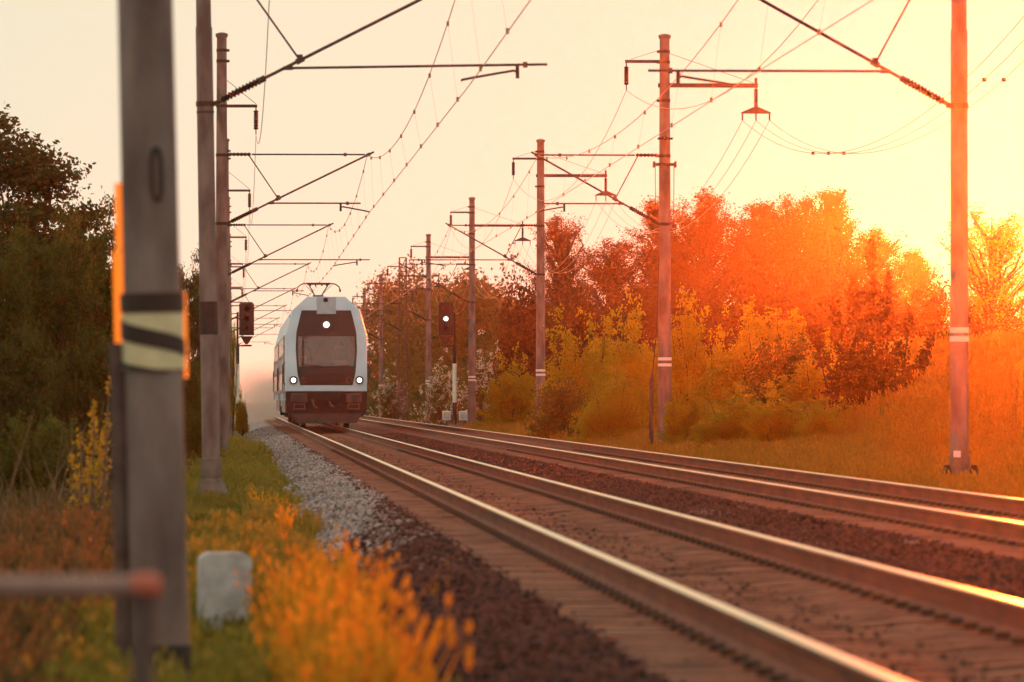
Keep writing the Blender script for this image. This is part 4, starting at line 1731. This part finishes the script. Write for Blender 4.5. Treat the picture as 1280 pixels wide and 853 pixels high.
# bushes of the bank
G = 'yellow-green bushes on the right-hand verge'
bush = [('bush_b', 640, 445, 40, 222, 'small bright bush just left of the third right-row mast'),
        ('bush_a', 735, 394, 68, 176, 'leftmost of the large yellow-green bushes, right of the third right-row mast'),
        ('bush_b', 797, 388, 62, 160, 'rounded yellow-green bush directly left of the mast with the switch bracket'),
        ('bush_a', 868, 374, 62, 146, 'tallest yellow-green bush, rising directly right of the mast with the switch bracket'),
        ('bush_b', 930, 396, 66, 134, 'broad golden bush in the middle of the right-hand bank'),
        ('bush_c', 985, 404, 62, 130, 'olive bush left of the dark red young tree'),
        ('bush_b', 1034, 425, 50, 127, 'golden bush touching the left side of the dark red young tree'),
        ('bush_c', 705, 462, 44, 166, 'low bush hiding the foot of the third right-row mast'),
        ('bush_a', 765, 462, 48, 150, 'low bush left of the thin dark rod post'),
        ('bush_b', 864, 480, 46, 131, 'low golden bush at the foot of the mast with the switch bracket'),
        ('bush_a', 920, 482, 54, 122, 'low spreading bush above the middle of the far rail'),
        ('bush_b', 976, 480, 54, 119, 'low bush below the olive bush on the right bank'),
        ('bush_a', 1032, 500, 46, 115, 'lowest small bush at the foot of the grassy bank'),
        ('bush_a', 968, 386, 60, 168, 'bush peeping out behind the olive bush of the right bank')]
for k, x, y, hw, D, lab in bush:
    plant_px(k, x, y, hw, D, 'bush', lab, 'bush', G)
plant_px('bush_c', 600, 455, 46, 290, 'bush', 'olive bush behind the white blossom, left of the small bright bush', 'bush', G)
G = 'white blossoming bushes'
for x, y, hw, D, lab in ((605, 432, 40, 268, 'largest white-blossomed bush, right of the lit signal\'s post'), (552, 452, 30, 285, 'white-blossomed bush behind the lit signal\'s post'),
                         (488, 466, 26, 350, 'small white-blossomed bush beside the lattice mast')):
    plant_px('blossom', x, y, hw, D, 'blossoming_bush', lab, 'bush', G)


# dark red young tree with upright shoots
def shoots(seed, H, spec, mat, leaf, dens):
    r_ = np.random.default_rng(seed)
    wood, C = MB(), []
    for (x0, x1, z1, rad) in spec:
        y1 = r_.uniform(-0.4, 0.4)
        p0, p1, p2 = np.array([x0, 0, 0.05]), np.array([(x0 + x1) / 2 + 0.3 * (x1 - x0), y1 * 0.6, z1 * 0.4]), np.array([x1, y1, z1])
        wood.tube([tuple(p0), tuple(p1), tuple(p2)], [0.03, 0.02, 0.004], 6, cap=False)
        k = int(dens * z1)
        cen = r_.random(max(4, int(z1 * 7))) ** 0.75
        t = np.clip(cen[r_.integers(0, len(cen), k)] + r_.normal(size=k) * 0.035, 0.02, 1.02)[:, None]
        c = (1 - t) ** 2 * p0 + 2 * t * (1 - t) * p1 + t * t * p2
        sp_ = rad * (1.15 - t) * (0.3 + np.minimum(1, t * 4))
        C.append(c + r_.normal(size=(k, 3)) * sp_ * 0.5 + np.array([0, 0, 0.05]))
    me = leaf_mesh('crown', np.concatenate(C), leaf, mat, r_)
    return wood, me


def shoot_plant(name, X, Y, spec, mat, leaf, dens, label, cat, wmat, seed):
    z = ground_z(X, Y)
    root = thing(name, (X, Y, z), label, cat)
    wood, me = shoots(seed, 4, spec, mat, leaf, dens)
    wood.build('trunk', wmat, root, recalc=False)
    o = bpy.data.objects.new('crown', me)
    COL.objects.link(o)
    o.parent = root


YS = 118.0
shoot_plant('young_tree', (1090 - VPX) * YS / FPX, YS,
            [(0, 0.08, 3.55, 0.36), (0.05, 0.42, 2.9, 0.30), (-0.05, -0.38, 2.9, 0.36), (0, 0.85, 2.2, 0.32), (0, -0.75, 2.3, 0.36), (0, 1.35, 1.75, 0.25), (0.1, -1.15, 1.7, 0.34),
             (0.0, 0.6, 1.5, 0.5), (0, -0.5, 1.5, 0.5), (0.1, 0.2, 1.2, 0.6), (0, -0.9, 1.1, 0.45), (0.1, 1.0, 1.1, 0.4)],
            M['leaf_rust'], 0.085, 620, 'dark red young tree with upright shoots on the right bank', 'tree', M['bark'], 31)

# left side
G = 'trees and bushes left of the track'
leftp = [('dome', -8, 150, 182, 128, 'tree', 'large dark tree rising highest at the left edge'),
         ('dome_olive', 120, 240, 74, 112, 'tree', 'olive tree touching the left side of the thick near mast'),
         ('dome_olive', 62, 250, 78, 104, 'tree', 'pale olive tree in front of the large dark tree'),
         ('dome_olive', -5, 275, 60, 100, 'tree', 'olive tree cut by the left edge below the large dark tree'),
         ('bush_dark', 20, 395, 75, 86, 'bush', 'dark bush at the left edge under the olive trees'),
         ('bush_dark', 105, 405, 70, 84, 'bush', 'dark bush left of the thick mast under the olive trees'),
         ('bush_c', 55, 500, 70, 66, 'bush', 'low olive brush at the left edge'),
         ('bush_dark', 140, 515, 48, 64, 'bush', 'low dark brush beside the thick near mast'),
         ('bush_dark', 30, 372, 95, 138, 'bush', 'dark thicket at the left edge behind the olive trees'),
         ('bush_dark', 125, 380, 80, 142, 'bush', 'dark thicket behind the thick near mast'),
         ('dome_olive', 238, 308, 34, 150, 'tree', 'brown-leaved tree seen between the two nearest left masts'),
         ('bush_c', 228, 430, 30, 120, 'bush', 'bush seen between the two nearest left masts'),
         ('bush_c', 250, 500, 34, 112, 'bush', 'low bush behind the foot of the black-banded mast'),
         ('airy', 291, 398, 9, 215, 'tree', 'slender leafy sapling beside the far left masts, left of the unlit signal'),
         ('bush_b', 302, 488, 9, 228, 'bush', 'small bush at the foot of the unlit signal')]
for k, x, y, hw, D, nm, lab in leftp:
    plant_px(k, x, y, hw, D, 'leafy_tree' if nm == 'tree' else 'bush', lab, nm, G)
YG = 54.0
shoot_plant('gold_sapling', (106 - VPX) * YG / FPX, YG,
            [(0, 0.10, 1.35, 0.12), (0, -0.03, 1.22, 0.16), (0, -0.12, 0.85, 0.12), (0.02, 0.24, 1.58, 0.08), (0, 0.16, 1.05, 0.12)],
            M['leaf_gold'], 0.05, 170, 'young sapling with bright yellow leaves in front of the dark brush at left', 'tree', M['twig'], 32)

# bare stems in front of the left brush
tw = MB()
r_ = np.random.default_rng(55)
for i in range(60):
    Y_ = r_.uniform(46, 64)
    X_ = (r_.uniform(-10, 150) - VPX) * Y_ / FPX
    h_ = r_.uniform(0.5, 1.5)
    l_ = r_.normal(size=2) * 0.28
    z_ = ground_z(X_, Y_)
    tw.tube([(X_, Y_, z_), (X_ + l_[0] * 0.4, Y_, z_ + h_ * 0.5), (X_ + l_[0], Y_ + l_[1], z_ + h_)], [0.008, 0.006, 0.002], 4, cap=False)
tag(tw.build('bare_stems', M['twig'], recalc=False), 'tangle of bare brown stems in front of the left brush', 'stems', kind='stuff')

# far wood closing the view right of the train
Cs = []
r_ = np.random.default_rng(77)
for i in range(120):
    xp = r_.uniform(425, 720)
    D = r_.uniform(330, 560)
    top = 362 + 10 * math.sin(xp * 0.05) - 38 * math.exp(-((xp - 505) / 50) ** 2) - 18 * math.exp(-((xp - 590) / 30) ** 2) + r_.uniform(0, 45)
    X_ = (xp - VPX) * D / FPX
    if X_ < 12.5:
        continue
    Ht = CAMZ + (VPY - top) * D / FPX
    rr = r_.uniform(1.6, 2.8)
    for j in range(26):
        el = math.asin(r_.uniform(-0.9, 1))
        az = r_.uniform(0, 6.28)
        k_ = r_.uniform(0.5, 1) ** 0.5
        c0 = np.array([X_ + rr * k_ * math.cos(el) * math.cos(az), D + rr * k_ * math.cos(el) * math.sin(az), Ht * 0.52 + Ht * 0.48 * k_ * math.sin(el)])
        Cs.append(c0 + r_.normal(size=(56, 3)) * np.array([0.5, 0.5, 0.42]))
for i in range(130):                      # scrub along its foot
    D = r_.uniform(290, 520)
    X_ = r_.uniform(11.9, 19) if i % 2 else r_.uniform(11.7, 13)
    hh = r_.uniform(1.4, 3.4)
    for j in range(12):
        c0 = np.array([X_ + r_.normal() * 0.7, D + r_.normal() * 0.9, -0.4 + hh * r_.random()])
        Cs.append(c0 + r_.normal(size=(26, 3)) * 0.35)
me = leaf_mesh('far_wood', np.concatenate(Cs), 0.30, M['leaf_far'], r_)
o = bpy.data.objects.new('far_wood', me)
COL.objects.link(o)
tag(o, 'far-off brown-green wood behind the right-hand masts and the train', 'wood', kind='stuff')


# grass
def clump(n, h, spread, lean, mat, seed, wid=0.006, seedhead=False):
    r_ = np.random.default_rng(seed)
    mb = MB()
    for i in range(n):
        a = r_.uniform(0, 6.28)
        x0, y0 = r_.normal(size=2) * spread
        hh = h * r_.uniform(0.55, 1.1)
        lx_, ly_ = math.cos(a) * lean * hh * r_.uniform(0.2, 1), math.sin(a) * lean * hh * r_.uniform(0.2, 1)
        b_ = r_.uniform(0, 6.28)
        wx, wy = math.cos(b_) * wid, math.sin(b_) * wid
        p = [(x0 - wx, y0 - wy, -0.03), (x0 + wx, y0 + wy, -0.03), (x0 + lx_ * 0.35 - wx * 0.8, y0 + ly_ * 0.35 - wy * 0.8, hh * 0.6), (x0 + lx_ * 0.35 + wx * 0.8, y0 + ly_ * 0.35 + wy * 0.8, hh * 0.6), (x0 + lx_, y0 + ly_, hh)]
        mb.add(p, [(0, 1, 3, 2), (2, 3, 4)])
        if seedhead and r_.random() < 0.6:
            q = Vector((x0 + lx_, y0 + ly_, hh))
            for e in range(5):
                o_ = Vector(r_.normal(size=3)) * 0.014 - Vector((lx_, ly_, hh)) * 0.05 * e
                s_ = 0.012
                mb.add([q + o_ + Vector((-s_, 0, 0)), q + o_ + Vector((0, s_ * 0.4, -2 * s_)), q + o_ + Vector((s_, 0, 0)), q + o_ + Vector((0, 0, 2 * s_))], [(0, 1, 2, 3)])
    o = mb.build('clump', mat, None, recalc=False)
    return o


def grass_points(P, zf, smin, smax):
    z = np.array([zf(x, y) for x, y in P])
    n_ = len(P)
    rot = np.column_stack([rng.normal(0, 0.12, n_), rng.normal(0, 0.12, n_), rng.uniform(0, 6.28, n_)])
    s = rng.uniform(smin, smax, n_)
    return np.column_stack([P, z]), rot, s


# left verge: inside the view and a little beyond
P = sample(-9, 0.86, 12, 170, lambda y: 95 if y < 50 else 60 if y < 100 else 32)
P = P[(P[:, 0] > -0.046 * P[:, 1] - 0.8)]
edge = 0.66 + 0.16 * np.sin(P[:, 1] * 0.35) + 0.08 * np.sin(P[:, 1] * 1.1)
P = P[P[:, 0] < edge]
co, rt, s_ = grass_points(P, lambda x, y: max(ground_z(x, y), bal_z(x, y) if x > 0.45 else -9) - 0.01, 0.7, 1.3)
low = ((np.abs(P[:, 0] + 0.05) < 0.26) & (P[:, 1] > 27.5) & (P[:, 1] < 36.5)) | ((np.abs(P[:, 0] + 0.25) < 0.45) & (P[:, 1] > 55) & (P[:, 1] < 79.5))
s_[low] *= 0.42
patch_n = np.sin(P[:, 0] * 1.7 + 0.3 * P[:, 1]) * np.sin(0.21 * P[:, 1] + 0.8 * P[:, 0])
idx = np.where(patch_n > 0.35, 2, np.where(rng.random(len(P)) < 0.25, 1, 0))
idx = np.where((P[:, 0] < -0.9) & (rng.random(len(P)) < 0.42), 3, idx)
wd = (np.sin(P[:, 0] * 2.3 - 0.5 * P[:, 1]) * np.sin(0.37 * P[:, 1] + P[:, 0]) > 0.45) & (rng.random(len(P)) < 0.35)
idx = np.where(wd, 4, idx)
s_[wd] *= 0.8
scatter('verge_grass', co, rt, s_, idx,
        [clump(16, 0.20, 0.06, 0.5, M['grass'], 1), clump(12, 0.30, 0.05, 0.5, M['grass_mix'], 2, seedhead=True), clump(14, 0.24, 0.06, 0.6, M['grass_mix'], 3), clump(12, 0.38, 0.06, 0.45, M['grass_dry'], 4, seedhead=True), clump(15, 0.30, 0.05, 0.9, M['leaf_olive'], 14, 0.022)],
        'mixed green and straw-coloured grass on the left verge', 'grass')
# tall golden grass close to the camera
P = np.concatenate([sample(0.08, 0.72, 25.5, 33, lambda y: 48), sample(0.12, 0.80, 20.5, 25.5, lambda y: 60), sample(-0.25, 0.2, 22, 30, lambda y: 55), sample(-0.75, -0.35, 20, 30, lambda y: 18), sample(0.1, 0.6, 52, 76, lambda y: 7)])
hump = np.exp(-((P[:, 0] - 0.46) / 0.17) ** 2)
co, rt, s_ = grass_points(P, lambda x, y: max(ground_z(x, y), bal_z(x, y) if x > 0.45 else -9) - 0.01, 0.65, 1.0)
s_ *= (0.45 + 0.75 * hump) * rng.choice([0.45, 0.8, 1.0, 1.15], len(P))
s_[(np.abs(P[:, 0] + 0.05) < 0.24) & (P[:, 1] > 27) & (P[:, 1] < 36.5)] *= 0.4
s_[P[:, 1] > 50] *= 0.6
scatter('tall_grass', co, rt, s_, rng.integers(0, 2, len(P)), [clump(16, 0.55, 0.05, 0.35, M['grass_gold'], 5, 0.007, True), clump(14, 0.60, 0.06, 0.4, M['grass_gold'], 6, 0.007, True)],
        'tall golden grass coloured as if backlit in the lower left foreground', 'grass')
# right bank
P = sample(9.3, 34, 66, 235, lambda y: 22 if y < 150 else 12)
P = P[(P[:, 0] < 0.146 * P[:, 1] + 1.0)]
co, rt, s_ = grass_points(P, lambda x, y: max(ground_z(x, y), bal_z(x, y) if x < 9.8 else -9) - 0.01, 0.7, 1.4)
scatter('bank_grass', co, rt, s_, rng.integers(0, 3, len(P)), [clump(22, 0.34, 0.10, 0.45, M['grass_bank'], 7, 0.009, True), clump(22, 0.26, 0.10, 0.5, M['grass'], 8, 0.009), clump(20, 0.42, 0.09, 0.4, M['grass_bank'], 9, 0.009, True)],
        'tall straw-coloured grass covering the right bank', 'grass')

# ------------------------------------------------------------------ air
hm, hn, ho = new_mat('haze_air')
pv = hn.nodes.new('ShaderNodeVolumePrincipled')
pv.inputs['Color'].default_value = (1.0, 0.82, 0.72, 1)
pv.inputs['Density'].default_value = HAZE_DENSITY
pv.inputs['Anisotropy'].default_value = HAZE_G
hn.links.new(pv.outputs[0], ho.inputs['Volume'])
mb = MB()
mb.box((0, 1050, 6.3), (1850, 2750, 16.0))
tag(mb.build('haze', hm), 'warm sunset haze filling the air', 'haze', kind='stuff')

# dust hanging over the rails behind the train
dm, dn, do = new_mat('dust_air')
dv = dn.nodes.new('ShaderNodeVolumePrincipled')
dv.inputs['Color'].default_value = (0.96, 0.80, 0.72, 1)
dv.inputs['Anisotropy'].default_value = 0.2
tc = dn.nodes.new('ShaderNodeTexCoord')
gr_ = dn.nodes.new('ShaderNodeTexGradient')
gr_.gradient_type = 'QUADRATIC_SPHERE'
dn.links.new(tc.outputs['Object'], gr_.inputs[0])
nz_ = dn.nodes.new('ShaderNodeTexNoise')
nz_.inputs['Scale'].default_value = 2.2
nz_.inputs['Detail'].default_value = 3
dn.links.new(tc.outputs['Object'], nz_.inputs['Vector'])
m1 = dn.nodes.new('ShaderNodeMath')
m1.operation = 'MULTIPLY'
dn.links.new(gr_.outputs['Fac'], m1.inputs[0])
dn.links.new(nz_.outputs['Fac'], m1.inputs[1])
m2 = dn.nodes.new('ShaderNodeMath')
m2.operation = 'MULTIPLY'
m2.inputs[1].default_value = 0.38
dn.links.new(m1.outputs[0], m2.inputs[0])
dn.links.new(m2.outputs[0], dv.inputs['Density'])
dn.links.new(dv.outputs[0], do.inputs['Volume'])
import bmesh
bm = bmesh.new()
bmesh.ops.create_icosphere(bm, subdivisions=3, radius=1.0)
me = bpy.data.meshes.new('dust_cloud')
bm.to_mesh(me)
bm.free()
me.materials.append(dm)
o = bpy.data.objects.new('dust_cloud', me)
COL.objects.link(o)
o.location = (2.3, 325, 1.0)
o.scale = (4.2, 30, 2.6)
tag(o, 'pinkish dust hanging low over the rails behind the train', 'dust', kind='stuff')
